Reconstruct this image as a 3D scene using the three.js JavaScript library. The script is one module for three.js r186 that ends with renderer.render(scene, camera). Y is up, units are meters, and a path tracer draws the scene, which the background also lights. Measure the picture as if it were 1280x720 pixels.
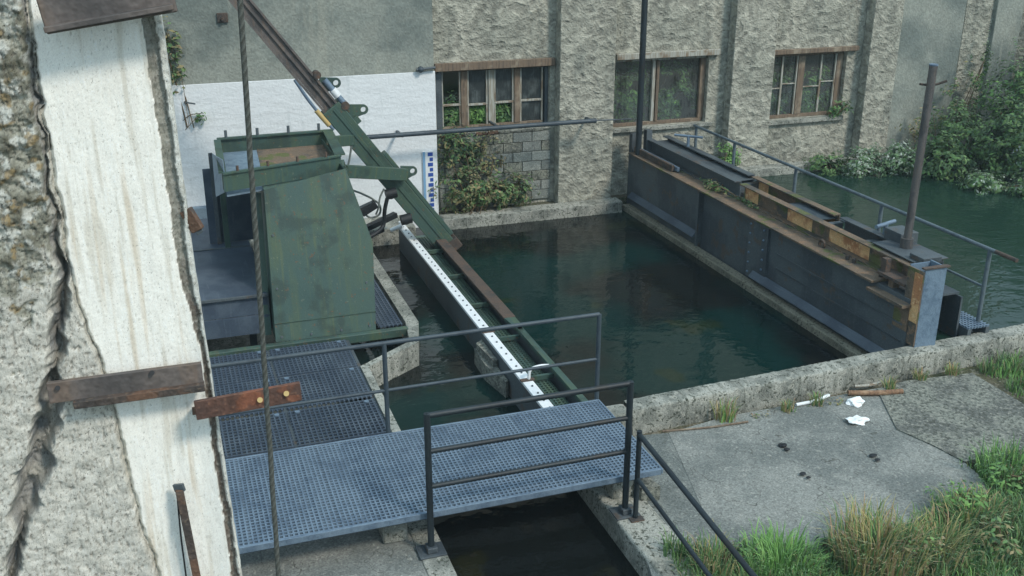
import * as THREE from 'three';
import { RoundedBoxGeometry } from 'three/addons/geometries/RoundedBoxGeometry.js';
import { mergeGeometries } from 'three/addons/utils/BufferGeometryUtils.js';
import { ImprovedNoise } from 'three/addons/math/ImprovedNoise.js';

// ---------------------------------------------------------------- camera, sky, sun, exposure
const scene = new THREE.Scene();
const H = 5.5, FOC = 1300, YAW = 18.95 * Math.PI / 180, PITCH = 21 * Math.PI / 180;
const camera = new THREE.PerspectiveCamera(2 * Math.atan(360 / FOC) * 180 / Math.PI, 1280 / 720, 0.05, 900);
const FW = new THREE.Vector3(Math.sin(YAW) * Math.cos(PITCH), -Math.sin(PITCH), -Math.cos(YAW) * Math.cos(PITCH));
const RT = new THREE.Vector3(Math.cos(YAW), 0, Math.sin(YAW));
const UP = new THREE.Vector3().crossVectors(RT, FW);
camera.position.set(0, H, 0);
camera.lookAt(camera.position.clone().add(FW));

const sunDir = new THREE.Vector3(0.40, 0.74, 0.62).normalize();
{ // a bright, evenly clouded sky
  const w = 256, h = 128, d = new Float32Array(w * h * 4), v = new THREE.Vector3();
  for (let j = 0; j < h; j++) for (let i = 0; i < w; i++) {
    const el = ((j + 0.5) / h - 0.5) * Math.PI, az = ((i + 0.5) / w) * 2 * Math.PI - Math.PI;
    v.set(Math.cos(el) * Math.cos(az), Math.sin(el), Math.cos(el) * Math.sin(az));
    const t = Math.max(0, v.y), s = Math.max(0, v.dot(sunDir));
    const cl = 0.06 * Math.sin(3 * v.x + 5 * v.z + 2 * v.y) + 0.04 * Math.sin(9 * v.x - 7 * v.z);
    const b = (0.80 + 0.25 * t + cl + 0.55 * Math.pow(s, 6));
    const k = 4 * (j * w + i);
    d[k] = b * (0.74 - 0.06 * t); d[k + 1] = b * (0.97 - 0.01 * t); d[k + 2] = b * (1.14 + 0.04 * t); d[k + 3] = 1;
  }
  const sky = new THREE.DataTexture(d, w, h, THREE.RGBAFormat, THREE.FloatType);
  sky.mapping = THREE.EquirectangularReflectionMapping; sky.magFilter = THREE.LinearFilter; sky.needsUpdate = true;
  scene.background = sky; scene.environment = sky;
}
const SKY = 0.58; scene.backgroundIntensity = SKY; scene.environmentIntensity = SKY;
const sun = new THREE.DirectionalLight(0xfff6ea, 1.5);
sun.position.copy(sunDir).multiplyScalar(60).add(new THREE.Vector3(6, 0, -12));
sun.target.position.set(6, 0, -12); scene.add(sun, sun.target);
sun.castShadow = true; sun.shadow.radius = 20; sun.shadow.mapSize.set(2048, 2048);
Object.assign(sun.shadow.camera, { left: -26, right: 26, top: 26, bottom: -26, near: 1, far: 160 });
const renderer = new THREE.WebGLRenderer({ antialias: true });
renderer.toneMapping = THREE.LinearToneMapping; renderer.toneMappingExposure = 1.62;
renderer.shadowMap.enabled = true;
scene.fog = new THREE.FogExp2(new THREE.Color(0.78, 0.95, 1.0), 0.0012);

// ---------------------------------------------------------------- helpers
const V = (x, y, z) => new THREE.Vector3(x, y, z);
const ray = (x, y) => FW.clone().addScaledVector(RT, (x - 640) / FOC).addScaledVector(UP, (360 - y) / FOC);
const eye = camera.position.clone();
const onX = (x, y, X) => { const d = ray(x, y); return eye.clone().addScaledVector(d, X / d.x); };
const onY = (x, y, Y) => { const d = ray(x, y); return eye.clone().addScaledVector(d, (Y - H) / d.y); };
const onZ = (x, y, Z) => { const d = ray(x, y); return eye.clone().addScaledVector(d, Z / d.z); };
function rng(seed) { let a = seed >>> 0; return () => { a = (a + 0x6D2B79F5) | 0; let t = Math.imul(a ^ (a >>> 15), 1 | a); t = (t + Math.imul(t ^ (t >>> 7), 61 | t)) ^ t; return ((t ^ (t >>> 14)) >>> 0) / 4294967296; }; }
const R = rng(7);
const rr = (a, b) => a + (b - a) * R();
const PN = new ImprovedNoise();
const n3 = (x, y, z) => PN.noise(x, y, z);
const f3 = (x, y, z, o = 4) => { let s = 0, a = 0.5; for (let i = 0; i < o; i++) { s += a * n3(x, y, z); x *= 2.03; y *= 2.03; z *= 2.03; a *= 0.5; } return s; };
const clamp = (v, a = 0, b = 1) => Math.min(b, Math.max(a, v));
const sm = (a, b, v) => { const t = clamp((v - a) / (b - a)); return t * t * (3 - 2 * t); };
const mix = (a, b, t) => a.map((q, i) => q + (b[i] - q) * t);

// tileable noise for textures
const PERM = (() => { const r = rng(99), p = [...Array(1024).keys()]; for (let i = 1023; i > 0; i--) { const j = Math.floor(r() * (i + 1)); [p[i], p[j]] = [p[j], p[i]]; } return p; })();
const VAL = (() => { const r = rng(5), v = new Float32Array(1024); for (let i = 0; i < 1024; i++) v[i] = r(); return v; })();
function vn(u, v, px, py, s) {
  const x = u * px, y = v * py, xi = Math.floor(x), yi = Math.floor(y); let fx = x - xi, fy = y - yi;
  fx = fx * fx * (3 - 2 * fx); fy = fy * fy * (3 - 2 * fy);
  const h = (a, b) => VAL[PERM[(PERM[((a % px) + px) % px + s * 17 & 1023] + ((b % py) + py) % py) & 1023]];
  const a = h(xi, yi), b = h(xi + 1, yi), c = h(xi, yi + 1), d = h(xi + 1, yi + 1);
  return a + (b - a) * fx + (c - a) * fy + (a - b - c + d) * fx * fy;
}
function fb(u, v, px, py, o, s) { let t = 0, a = 0.5, n = 0; for (let i = 0; i < o; i++) { t += a * vn(u, v, px, py, s + i * 3); n += a; a *= 0.55; px *= 2; py *= 2; } return t / n; }
// paint(size, metres, fn): colour map and height map from one function fn(u, v) -> [r, g, b (0..255 sRGB), height 0..1]
function paint(size, metres, fn) {
  const c = new Uint8Array(size * size * 4), b = new Uint8Array(size * size * 4);
  for (let j = 0; j < size; j++) for (let i = 0; i < size; i++) {
    const o = fn((i + 0.5) / size, (j + 0.5) / size), k = 4 * (j * size + i);
    for (let q = 0; q < 3; q++) { c[k + q] = clamp(o[q], 0, 255); b[k + q] = clamp(o[3] * 255, 0, 255); }
    c[k + 3] = b[k + 3] = 255;
  }
  const mk = (d, srgb) => {
    const t = new THREE.DataTexture(d, size, size); t.wrapS = t.wrapT = THREE.RepeatWrapping; t.magFilter = THREE.LinearFilter;
    t.repeat.set(1 / metres, 1 / metres); if (srgb) t.colorSpace = THREE.SRGBColorSpace; t.needsUpdate = true; return t;
  };
  return { map: mk(c, true), bumpMap: mk(b, false) };
}
const std = (t, rough, bump = 0, extra = {}) => { const o = { roughness: rough, ...extra }; if (t) { o.map = t.map; if (bump) { o.bumpMap = t.bumpMap; o.bumpScale = bump; } } return new THREE.MeshStandardMaterial(o); };

// ---------------------------------------------------------------- materials
const T = {};
const stuccoFn = (base, dark, light, seed) => (u, v) => {
  const w = fb(u, v, 9, 9, 3, seed + 80), uw = u + 0.05 * w, vw = v + 0.05 * fb(u, v, 11, 11, 3, seed + 90);
  const lump = fb(uw, vw, 30, 42, 4, seed), big = fb(u, v, 3, 3, 4, seed + 20), streak = fb(u, v, 26, 3, 4, seed + 40), g = fb(u, v, 128, 128, 2, seed + 60);
  let c = mix(base, dark, sm(0.5, 0.8, streak) * 0.55 + sm(0.55, 0.75, big) * 0.35);
  c = mix(c, light, sm(0.5, 0.72, 1 - big) * 0.5);
  const k = 0.66 + 0.52 * lump + 0.18 * (g - 0.5);
  if (g > 0.80 && lump < 0.42) c = mix(c, [74, 74, 62], 0.6);
  return [...c.map(x => x * k), lump * 0.8 + g * 0.2];
};
T.stucco = paint(1024, 3.6, stuccoFn([162, 161, 147], [118, 121, 112], [188, 184, 168], 1));
T.greyRender = paint(1024, 4.2, (u, v) => {
  const big = fb(u, v, 3, 4, 5, 11), st = fb(u, v, 20, 2, 4, 12), g = fb(u, v, 140, 140, 2, 13), m = fb(u, v, 18, 18, 4, 14);
  const c = mix(mix([152, 156, 146], [118, 126, 120], sm(0.42, 0.7, big)), [166, 166, 152], sm(0.55, 0.75, st) * 0.5);
  const k = 0.86 + 0.18 * g + 0.12 * (m - 0.5);
  return [...c.map(x => x * k), g * 0.5 + m * 0.5];
});
T.whitePaint = paint(1024, 3.0, (u, v) => {
  const course = fb(u, v, 10, 34, 4, 21), g = fb(u, v, 110, 110, 2, 22), big = fb(u, v, 3, 3, 4, 23), st = fb(u, v, 30, 3, 4, 24);
  const c = mix([226, 229, 229], [196, 202, 202], sm(0.55, 0.8, big) * 0.6 + sm(0.62, 0.8, st) * 0.35);
  return [...c.map(x => x * (0.95 + 0.07 * g)), course * 0.75 + g * 0.25];
});
T.concrete = paint(1024, 2.6, (u, v) => {
  const big = fb(u, v, 4, 4, 5, 31), g = fb(u, v, 200, 200, 2, 32), m = fb(u, v, 30, 30, 4, 33), sp = fb(u, v, 90, 90, 1, 34);
  let c = mix([132, 134, 128], [106, 110, 106], sm(0.4, 0.7, big));
  c = mix(c, [150, 150, 142], sm(0.58, 0.75, m) * 0.3);
  const cr = Math.abs(fb(u, v, 5, 5, 4, 35) - 0.5); if (cr < 0.004) c = mix(c, [70, 70, 64], 0.6);
  if (sp > 0.87) c = mix(c, [84, 84, 78], 0.5); else if (sp < 0.12) c = mix(c, [168, 166, 156], 0.45);
  return [...c.map(x => x * (0.76 + 0.46 * g)), g * 0.6 + m * 0.4];
});
T.oldConcrete = paint(1024, 1.6, (u, v) => {
  const big = fb(u, v, 4, 4, 5, 41), g = fb(u, v, 160, 160, 2, 42), m = fb(u, v, 26, 26, 4, 43), pit = fb(u, v, 60, 60, 3, 44), dr = fb(u, v, 40, 5, 3, 45);
  let c = mix([160, 160, 150], [118, 120, 112], sm(0.42, 0.68, big));
  c = mix(c, [172, 170, 158], sm(0.58, 0.74, m) * 0.6);
  c = mix(c, [58, 62, 52], sm(0.60, 0.72, pit) * 0.75 + sm(0.62, 0.8, dr) * 0.3);
  return [...c.map(x => x * (0.82 + 0.34 * g)), clamp(m * 0.4 + g * 0.3 + (1 - pit) * 0.3)];
});
T.greenPaint = paint(1024, 2.2, (u, v) => {
  const st = fb(u, v, 34, 3, 4, 51), big = fb(u, v, 3, 3, 4, 52), g = fb(u, v, 200, 200, 2, 53), sp = fb(u, v, 70, 70, 3, 54);
  let c = mix([62, 86, 80], [74, 92, 72], sm(0.45, 0.72, st) * 0.7 + sm(0.5, 0.7, big) * 0.4);
  c = mix(c, [52, 76, 72], sm(0.55, 0.8, 1 - big) * 0.6);
  const run = fb(u, v, 90, 4, 3, 55), chip = fb(u, v, 46, 46, 4, 56), dirt = fb(u, v, 8, 8, 5, 57);
  c = mix(c, [96, 104, 70], sm(0.62, 0.8, run) * 0.45); c = mix(c, [44, 58, 52], sm(0.55, 0.72, dirt) * 0.5);
  if (chip > 0.74) c = mix(c, [104, 78, 58], 0.75); else if (sp > 0.79) c = mix(c, [128, 128, 104], 0.5);
  return [...c.map(x => x * (0.93 + 0.12 * g)), g * 0.3 + big * 0.7];
});
T.rust = paint(1024, 1.2, (u, v) => {
  const big = fb(u, v, 5, 5, 5, 61), g = fb(u, v, 150, 150, 2, 62), m = fb(u, v, 22, 22, 4, 63);
  let c = mix([92, 76, 66], [68, 63, 60], sm(0.4, 0.64, big));
  c = mix(c, [122, 86, 64], sm(0.57, 0.72, m) * 0.6);
  if (g > 0.72) c = mix(c, [116, 98, 78], 0.4);
  return [...c.map(x => x * (0.82 + 0.34 * g)), m * 0.5 + g * 0.5];
});
T.brown = paint(512, 1.2, (u, v) => { const big = fb(u, v, 5, 5, 5, 211), g = fb(u, v, 120, 120, 2, 212), m = fb(u, v, 24, 6, 4, 213); let c = mix([104, 96, 91], [80, 76, 74], sm(0.4, 0.64, big)); c = mix(c, [120, 100, 84], sm(0.58, 0.74, m) * 0.5); return [...c.map(x => x * (0.86 + 0.26 * g)), m * 0.5 + g * 0.5]; });
T.sunlitRust = paint(512, 0.9, (u, v) => {  // rust lightened to carry painted sunlight on the gate beams
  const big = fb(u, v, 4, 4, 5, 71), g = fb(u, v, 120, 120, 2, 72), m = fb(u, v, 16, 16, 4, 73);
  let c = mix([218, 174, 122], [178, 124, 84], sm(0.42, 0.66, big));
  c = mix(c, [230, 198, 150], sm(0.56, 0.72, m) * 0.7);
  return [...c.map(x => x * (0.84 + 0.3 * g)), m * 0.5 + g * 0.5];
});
T.mossRust = paint(1024, 1.8, (u, v) => {
  const big = fb(u, v, 5, 5, 5, 81), g = fb(u, v, 170, 170, 2, 82), m = fb(u, v, 20, 20, 4, 83), mo = fb(u, v, 7, 7, 5, 84);
  let c = mix([112, 96, 80], [80, 76, 70], sm(0.4, 0.64, big));
  c = mix(c, [140, 110, 84], sm(0.57, 0.7, m) * 0.7);
  c = mix(c, [86, 96, 50], sm(0.56, 0.66, mo) * 0.75);
  return [...c.map(x => x * (0.82 + 0.34 * g)), m * 0.4 + g * 0.3 + mo * 0.3];
});
T.darkSteel = paint(1024, 2.4, (u, v) => {
  const big = fb(u, v, 4, 4, 5, 91), st = fb(u, v, 40, 3, 4, 92), g = fb(u, v, 180, 180, 2, 93), ru = fb(u, v, 9, 9, 5, 94);
  let c = mix([80, 88, 92], [60, 68, 74], sm(0.4, 0.66, big));
  c = mix(c, [84, 90, 92], sm(0.58, 0.76, st) * 0.5);
  c = mix(c, [92, 74, 60], sm(0.62, 0.72, ru) * 0.6);
  if (g > 0.8) c = mix(c, [120, 124, 122], 0.3);
  return [...c.map(x => x * (0.88 + 0.22 * g)), big * 0.6 + g * 0.4];
});
T.blueSteel = paint(512, 1.7, (u, v) => {
  const big = fb(u, v, 4, 4, 4, 101), g = fb(u, v, 120, 120, 2, 102), sc = fb(u, v, 60, 4, 3, 103);
  let c = mix([78, 90, 102], [62, 74, 88], sm(0.4, 0.66, big)); c = mix(c, [96, 106, 116], sm(0.64, 0.8, sc) * 0.5);
  return [...c.map(x => x * (0.92 + 0.14 * g)), big * 0.6 + g * 0.4];
});
T.galv = paint(512, 1.1, (u, v) => {
  const m = fb(u, v, 26, 26, 3, 111), g = fb(u, v, 130, 130, 2, 112), big = fb(u, v, 4, 4, 4, 113);
  const c = mix([116, 134, 150], [90, 108, 126], sm(0.35, 0.7, big * 0.6 + m * 0.4));
  return [...c.map(x => x * (0.9 + 0.2 * g)), m];
});
T.wood = paint(512, 1.0, (u, v) => {
  const gr = fb(u, v, 60, 4, 4, 121), big = fb(u, v, 5, 3, 4, 122);
  const c = mix(mix([124, 106, 88], [92, 80, 68], sm(0.4, 0.62, gr)), [160, 148, 128], sm(0.5, 0.7, big) * 0.7);
  return [...c.map(x => x * (0.85 + 0.3 * gr)), gr];
});
T.paleWood = paint(512, 1.0, (u, v) => {
  const gr = fb(u, v, 50, 4, 4, 131), big = fb(u, v, 5, 3, 4, 132);
  const c = mix(mix([176, 176, 166], [140, 134, 120], sm(0.4, 0.62, gr)), [112, 92, 72], sm(0.58, 0.72, big) * 0.7);
  return [...c.map(x => x * (0.85 + 0.3 * gr)), gr];
});
T.soil = paint(1024, 3.0, (u, v) => {
  const big = fb(u, v, 4, 4, 5, 141), g = fb(u, v, 170, 170, 2, 142), m = fb(u, v, 60, 60, 3, 143);
  let c = mix([96, 90, 72], [70, 74, 48], sm(0.4, 0.66, big)); if (m > 0.62) c = mix(c, [140, 136, 124], 0.6);
  return [...c.map(x => x * (0.7 + 0.5 * g)), m * 0.6 + g * 0.4];
});
T.rough = paint(1024, 1.3, (u, v) => {
  const big = fb(u, v, 4, 4, 5, 151), g = fb(u, v, 150, 150, 2, 152), m = fb(u, v, 46, 46, 3, 153);
  let c = mix([124, 126, 116], [98, 100, 94], sm(0.4, 0.66, big)); c = mix(c, [152, 150, 138], sm(0.58, 0.7, m) * 0.7); c = mix(c, [66, 68, 60], sm(0.56, 0.7, 1 - m) * 0.7);
  return [...c.map(x => x * (0.82 + 0.34 * g)), m * 0.7 + g * 0.3];
});
T.grit = paint(1024, 0.3, (u, v) => { const g = fb(u, v, 220, 120, 2, 231), m = fb(u, v, 60, 22, 4, 232), p = fb(u, v, 130, 70, 2, 233), st = fb(u, v, 50, 6, 4, 234); let k = 0.88 + 0.2 * g + 0.14 * (m - 0.5) - 0.08 * sm(0.55, 0.8, st); if (p > 0.79) k *= 0.62; if (m < 0.28) k *= 0.88; return [255 * k, 253 * k, 246 * k, 0.5 * g + 0.5 * m - (p > 0.79 ? 0.3 : 0)]; });
T.gritWhite = paint(1024, 0.3, (u, v) => { const g = fb(u, v, 220, 120, 2, 241), m = fb(u, v, 60, 12, 4, 242), p = fb(u, v, 130, 60, 2, 243); let k = 0.95 + 0.09 * g + 0.08 * (m - 0.5); if (p > 0.85) k *= 0.74; return [255 * k, 253 * k, 247 * k, 0.5 * g + 0.5 * m - (p > 0.85 ? 0.3 : 0)]; });
T.bark = paint(256, 0.5, (u, v) => { const g = fb(u, v, 30, 5, 4, 161); return [80 + 50 * g, 68 + 42 * g, 50 + 34 * g, g]; });
T.waterA = paint(1024, 9.0, (u, v) => { // murky water over silt, stones and weed
  const big = fb(u, v, 4, 4, 5, 171), weed = fb(u, v, 14, 14, 4, 172), st = fb(u, v, 40, 40, 3, 173);
  let c = mix([10, 40, 38], [20, 24, 23], sm(0.38, 0.56, big));
  c = mix(c, [48, 47, 24], sm(0.66, 0.76, weed) * 0.5);
  c = mix(c, [38, 38, 33], sm(0.66, 0.78, st) * sm(0.48, 0.6, big) * 0.6);
  return [...c, 0.5];
});
T.ripple = paint(1024, 3.2, (u, v) => { const a = fb(u, v, 8, 14, 4, 181), b = fb(u, v, 26, 34, 3, 182); return [128, 128, 128, a * 0.7 + b * 0.3]; });
T.dust = paint(512, 0.8, (u, v) => { const a = fb(u, v, 5, 5, 5, 201), b = fb(u, v, 60, 8, 3, 202); const c = mix([60, 70, 70], [128, 138, 136], sm(0.35, 0.7, a * 0.7 + b * 0.3)); return [...c, 0.5]; });
T.pane = paint(512, 1.1, (u, v) => { const a = fb(u, v, 5, 5, 5, 251), b = fb(u, v, 70, 6, 3, 252); const c = mix([236, 240, 238], [170, 178, 172], sm(0.45, 0.75, a * 0.65 + b * 0.35)); return [...c, 0.5]; });
T.rope = paint(256, 0.06, (u, v) => { const s = 0.5 + 0.5 * Math.sin(2 * Math.PI * (2 * u + 2 * v)), g = fb(u, v, 40, 40, 2, 191); const k = 0.8 + 0.2 * s; return [74 * k + 30 * g, 77 * k + 30 * g, 72 * k + 28 * g, s]; });

const M = {
  stucco: std(T.stucco, 0.95, 0.06), greyRender: std(T.greyRender, 0.95, 0.012), whitePaint: std(T.whitePaint, 0.9, 0.012),
  concrete: std(T.concrete, 0.92, 0.006), oldConcrete: std(T.oldConcrete, 0.95, 0.02), rough: std(T.rough, 0.95, 0.02),
  green: std(T.greenPaint, 0.5, 0.003),
  rust: std(T.rust, 0.85, 0.006, { color: new THREE.Color(0.86, 0.9, 0.92) }), sunlitRust: std(T.sunlitRust, 0.75, 0.004), mossRust: std(T.mossRust, 0.92, 0.012),
  brown: std(T.brown, 0.7, 0.004), steel: std(T.darkSteel, 0.6, 0.005), blueSteel: std(T.blueSteel, 0.5, 0.003), galv: std(T.galv, 0.55, 0.002, { metalness: 0.25 }),
  wood: std(T.wood, 0.85, 0.004), paleWood: std(T.paleWood, 0.85, 0.004), soil: std(T.soil, 1, 0.03), bark: std(T.bark, 0.95, 0.01),
  darkRail: std(T.darkSteel, 0.55, 0.001, { color: new THREE.Color(0.18, 0.24, 0.27) }),
  greyRail: std(T.galv, 0.55, 0.001, { color: new THREE.Color(0.27, 0.28, 0.265) }),
  paleRail: std(T.galv, 0.6, 0.002, { color: new THREE.Color(0.66, 0.62, 0.54) }), postSteel: std(T.brown, 0.6, 0.003, { color: new THREE.Color(0.8, 0.86, 0.9) }),
  whiteBeam: std(T.whitePaint, 0.6, 0.001), black: new THREE.MeshStandardMaterial({ color: 0x14171a, roughness: 0.6 }),
  greyPlate: std(T.galv, 0.6, 0.002, { color: new THREE.Color(1.0, 1.0, 0.95) }),
  cable: new THREE.MeshStandardMaterial({ color: 0x6d746f, roughness: 0.6 }),
  inside: new THREE.MeshStandardMaterial({ color: 0x9c988c, roughness: 1 }),
  rope: std(T.rope, 0.95, 0.003), brick: std(T.rough, 0.95, 0.01, { color: new THREE.Color(0.75, 0.42, 0.32) }),
  roof: std(T.rough, 0.95, 0.01, { color: new THREE.Color(0.6, 0.4, 0.32) }),
  glass: new THREE.MeshPhysicalMaterial({ color: 0xf0f5f3, roughness: 0.04, transmission: 1, thickness: 0, ior: 1.5 }),
  oldGlass: new THREE.MeshPhysicalMaterial({ map: T.pane.map, roughness: 0.1, transmission: 0.96, thickness: 0, ior: 1.5 }),
  dustyGlass: new THREE.MeshPhysicalMaterial({ map: T.dust.map, roughness: 0.5, transmission: 0.6, thickness: 0, ior: 1.5 }),
  water: new THREE.MeshPhysicalMaterial({ map: T.waterA.map, roughness: 0.04, ior: 1.33, bumpMap: T.ripple.bumpMap, bumpScale: 0.009 }),
  river: new THREE.MeshPhysicalMaterial({ color: new THREE.Color(0.011, 0.034, 0.024), roughness: 0.1, ior: 1.33, bumpMap: T.ripple.bumpMap, bumpScale: 0.02 }),
  leaf: new THREE.MeshPhysicalMaterial({ vertexColors: true, roughness: 0.85, transmission: 0.3, thickness: 0, side: THREE.DoubleSide }),
  blue: new THREE.MeshStandardMaterial({ color: 0x2c4f9c, roughness: 0.6 }),
  paper: new THREE.MeshStandardMaterial({ color: 0xe8ebea, roughness: 0.9, side: THREE.DoubleSide }),
  hose: new THREE.MeshStandardMaterial({ color: 0xb9a06a, roughness: 0.7 }),
};
// ---------------------------------------------------------------- geometry tools
function flat(g) { const q = g.index ? g.toNonIndexed() : g; for (const k of Object.keys(q.attributes)) if (!['position', 'normal', 'uv', 'color'].includes(k)) q.deleteAttribute(k); return q; }
function boxUV(g, ou = 0, ov = 0) { // uv in metres, projected along each face's main axis
  g = flat(g); const p = g.attributes.position, uv = new Float32Array(p.count * 2), a = V(), b = V(), c = V();
  for (let i = 0; i < p.count; i += 3) {
    a.fromBufferAttribute(p, i); b.fromBufferAttribute(p, i + 1); c.fromBufferAttribute(p, i + 2);
    const n = b.clone().sub(a).cross(c.clone().sub(a)), x = Math.abs(n.x), y = Math.abs(n.y), z = Math.abs(n.z);
    [a, b, c].forEach((q, k) => { const [s, t] = y >= x && y >= z ? [q.x, q.z] : x >= z ? [q.z, q.y] : [q.x, q.y]; uv[2 * (i + k)] = s + ou; uv[2 * (i + k) + 1] = t + ov; });
  }
  g.setAttribute('uv', new THREE.BufferAttribute(uv, 2)); return g;
}
const merge = a => mergeGeometries(a.map(g => { const q = flat(g); if (!q.attributes.uv) boxUV(q); q.deleteAttribute('color'); return q; }));
function B(x0, x1, y0, y1, z0, z1, bev = 0) {
  const w = Math.abs(x1 - x0), h = Math.abs(y1 - y0), d = Math.abs(z1 - z0);
  const g = bev ? new RoundedBoxGeometry(w, h, d, 1, Math.min(bev, w / 2.1, h / 2.1, d / 2.1)) : new THREE.BoxGeometry(w, h, d);
  return g.translate((x0 + x1) / 2, (y0 + y1) / 2, (z0 + z1) / 2);
}
function bar(p, q, w, h, bev = 0, ref = V(0, 1, 0)) { // box from p to q; w across, h along ref
  const L = p.distanceTo(q), g = bev ? new RoundedBoxGeometry(w, h, L, 1, bev) : new THREE.BoxGeometry(w, h, L);
  boxUV(g, 0.37 * L, 0.2);
  const z = q.clone().sub(p).normalize(), x = V().crossVectors(ref, z).normalize(), y = V().crossVectors(z, x);
  const f = flat(boxUV(g)); f.applyMatrix4(new THREE.Matrix4().makeBasis(x, y, z).setPosition(p.clone().add(q).multiplyScalar(0.5))); f.userData.hasUV = true; return f;
}
function cyl(p, q, r, r2 = r, seg = 12) {
  const L = p.distanceTo(q), g = new THREE.CylinderGeometry(r2, r, L, seg), uv = g.attributes.uv;
  for (let i = 0; i < uv.count; i++) uv.setXY(i, uv.getX(i) * 6.28 * r, uv.getY(i) * L);
  const f = flat(g); f.applyQuaternion(new THREE.Quaternion().setFromUnitVectors(V(0, 1, 0), q.clone().sub(p).normalize())).translate(...p.clone().add(q).multiplyScalar(0.5).toArray()); f.userData.hasUV = true; return f;
}
function tube(pts, r, seg = 24, rad = 8) { const g = flat(new THREE.TubeGeometry(new THREE.CatmullRomCurve3(pts), seg, r, rad)); g.userData.hasUV = true; return g; }
function prism(pts, depth, toWorld) { // 2D outline extruded; toWorld maps the local frame
  const g = new THREE.ExtrudeGeometry(new THREE.Shape(pts.map(p => new THREE.Vector2(...p))), { depth, bevelEnabled: false }); if (toWorld) g.applyMatrix4(toWorld); return g;
}
function slabXZ(pts, y0, y1, holes = []) { // horizontal slab from an x,z outline
  const s = new THREE.Shape(pts.map(([x, z]) => new THREE.Vector2(x, -z)));
  for (const h of holes) s.holes.push(new THREE.Path(h.map(([x, z]) => new THREE.Vector2(x, -z))));
  return new THREE.ExtrudeGeometry(s, { depth: y1 - y0, bevelEnabled: false }).rotateX(-Math.PI / 2).translate(0, y0, 0);
}
const taken = new Map(), baseOf = new WeakMap();
function numbered(n) { const k = taken.get(n) || 0; taken.set(n, k + 1); return k ? `${n}_${String(k).padStart(3, '0')}` : n; }
function tag(o, label, category, group) { Object.assign(o.userData, { label, category }); if (group) o.userData.group = group; return o; }
function thing(name, label, category, base = V(0, 0, 0), group) { const o = new THREE.Group(); o.name = numbered(name); o.position.copy(base); baseOf.set(o, base); tag(o, label, category, group); scene.add(o); return o; }
let off = 0;
function part(name, g, m, parent, label) { // g in world coordinates
  const hasUV = g.userData.hasUV; g = flat(g); const b = baseOf.get(parent) || V(0, 0, 0); off = (off * 1.7 + 0.731) % 5;
  if (!hasUV) boxUV(g, off, off * 0.6);
  g.translate(-b.x, -b.y, -b.z);
  const o = new THREE.Mesh(g, m); o.name = name; baseOf.set(o, b); if (label) o.userData.label = label; parent.add(o); return o;
}
function single(name, g, m, label, category, group) { const c = new THREE.Box3().setFromBufferAttribute(g.attributes.position); const b = V((c.min.x + c.max.x) / 2, c.min.y, (c.min.z + c.max.z) / 2); const o = part(numbered(name), g.clone().translate(0, 0, 0), m, scene); o.geometry.translate(-b.x, -b.y, -b.z); o.position.copy(b); return tag(o, label, category, group); }
function struct(name, g, m) { const o = part(name, g, m, scene); o.userData.kind = 'structure'; return o; }

// ================================================================ the setting
const YW = -0.65, YR = -0.2, YG = -0.4;
const hole = [[1.6, 8], [1.6, -9.7], [0.0, -9.7], [0.0, -18.9], [13.2, -18.9], [13.9, -18.2], [14.5, -17.2], [15.8, -15.4], [18, -14.4], [24, -13.8], [70, -13.8], [70, -10.3], [14.5, -10.3], [4.3, -9.82], [4.3, 8]];
struct('ground', slabXZ([[-300, 300], [300, 300], [300, -300], [-300, -300]], -2.6, -0.46, [hole]), M.soil);
struct('river_bed', slabXZ([[-4, 10], [75, 10], [75, -20], [-4, -20]], -3.2, -2.7), M.soil);
struct('water', slabXZ([[1.9, 8], [1.9, -9.8], [1.9, -19], [9.1, -19], [9.1, -9.95], [4.2, -9.85], [4.2, 8]], YW - 0.3, YW), M.water);
struct('river', slabXZ([[9.12, -19], [24, -19], [72, -19], [72, -10.33], [14.5, -10.33], [9.12, -10.06]], YR - 0.3, YR), M.river);

// left bank: concrete edge of the intake channel
{
  const t = thing('channel_wall', 'pale concrete wall with an angled nose edging the intake channel below the green hopper', 'wall', V(2.2, -2.6, -12));
  part('coping', slabXZ([[3.22, -18.5], [3.2, -13.45], [3.02, -12.75], [2.22, -12.2], [2.22, -9.75], [2.12, -9.75], [2.12, -12.25], [2.92, -12.83], [3.02, -13.5], [3.02, -18.5]], -2.6, -0.3), M.oldConcrete, t);
  part('pit_floor', slabXZ([[0.0, -18.8], [3.02, -18.8], [3.02, -13.5], [2.92, -12.83], [2.12, -12.25], [2.12, -9.75], [0.0, -9.75]], -2.6, -0.85), M.oldConcrete, t);
  part('rear_ledge', B(1.3, 4.3, -2.6, -0.34, -18.82, -18.0, 0.03), M.oldConcrete, t);
  const u = thing('channel_bank', 'flat concrete bank under the landing end of the grating footbridge', 'bank', V(1, -2.6, -8));
  part('slab', B(-3, 1.86, -2.6, YG, -9.74, 6), M.concrete, u);
  part('coping', B(1.862, 2.12, -2.6, YG + 0.012, -9.73, 6, 0.02), M.oldConcrete, u);
  const w = thing('channel_side_wall', 'rough concrete channel wall carrying the far end of the footbridge', 'wall', V(4.1, -2.6, -8));
  part('wall', B(3.86, 4.32, -2.6, YG + 0.01, -9.8, 6, 0.03), M.oldConcrete, w);
}
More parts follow.
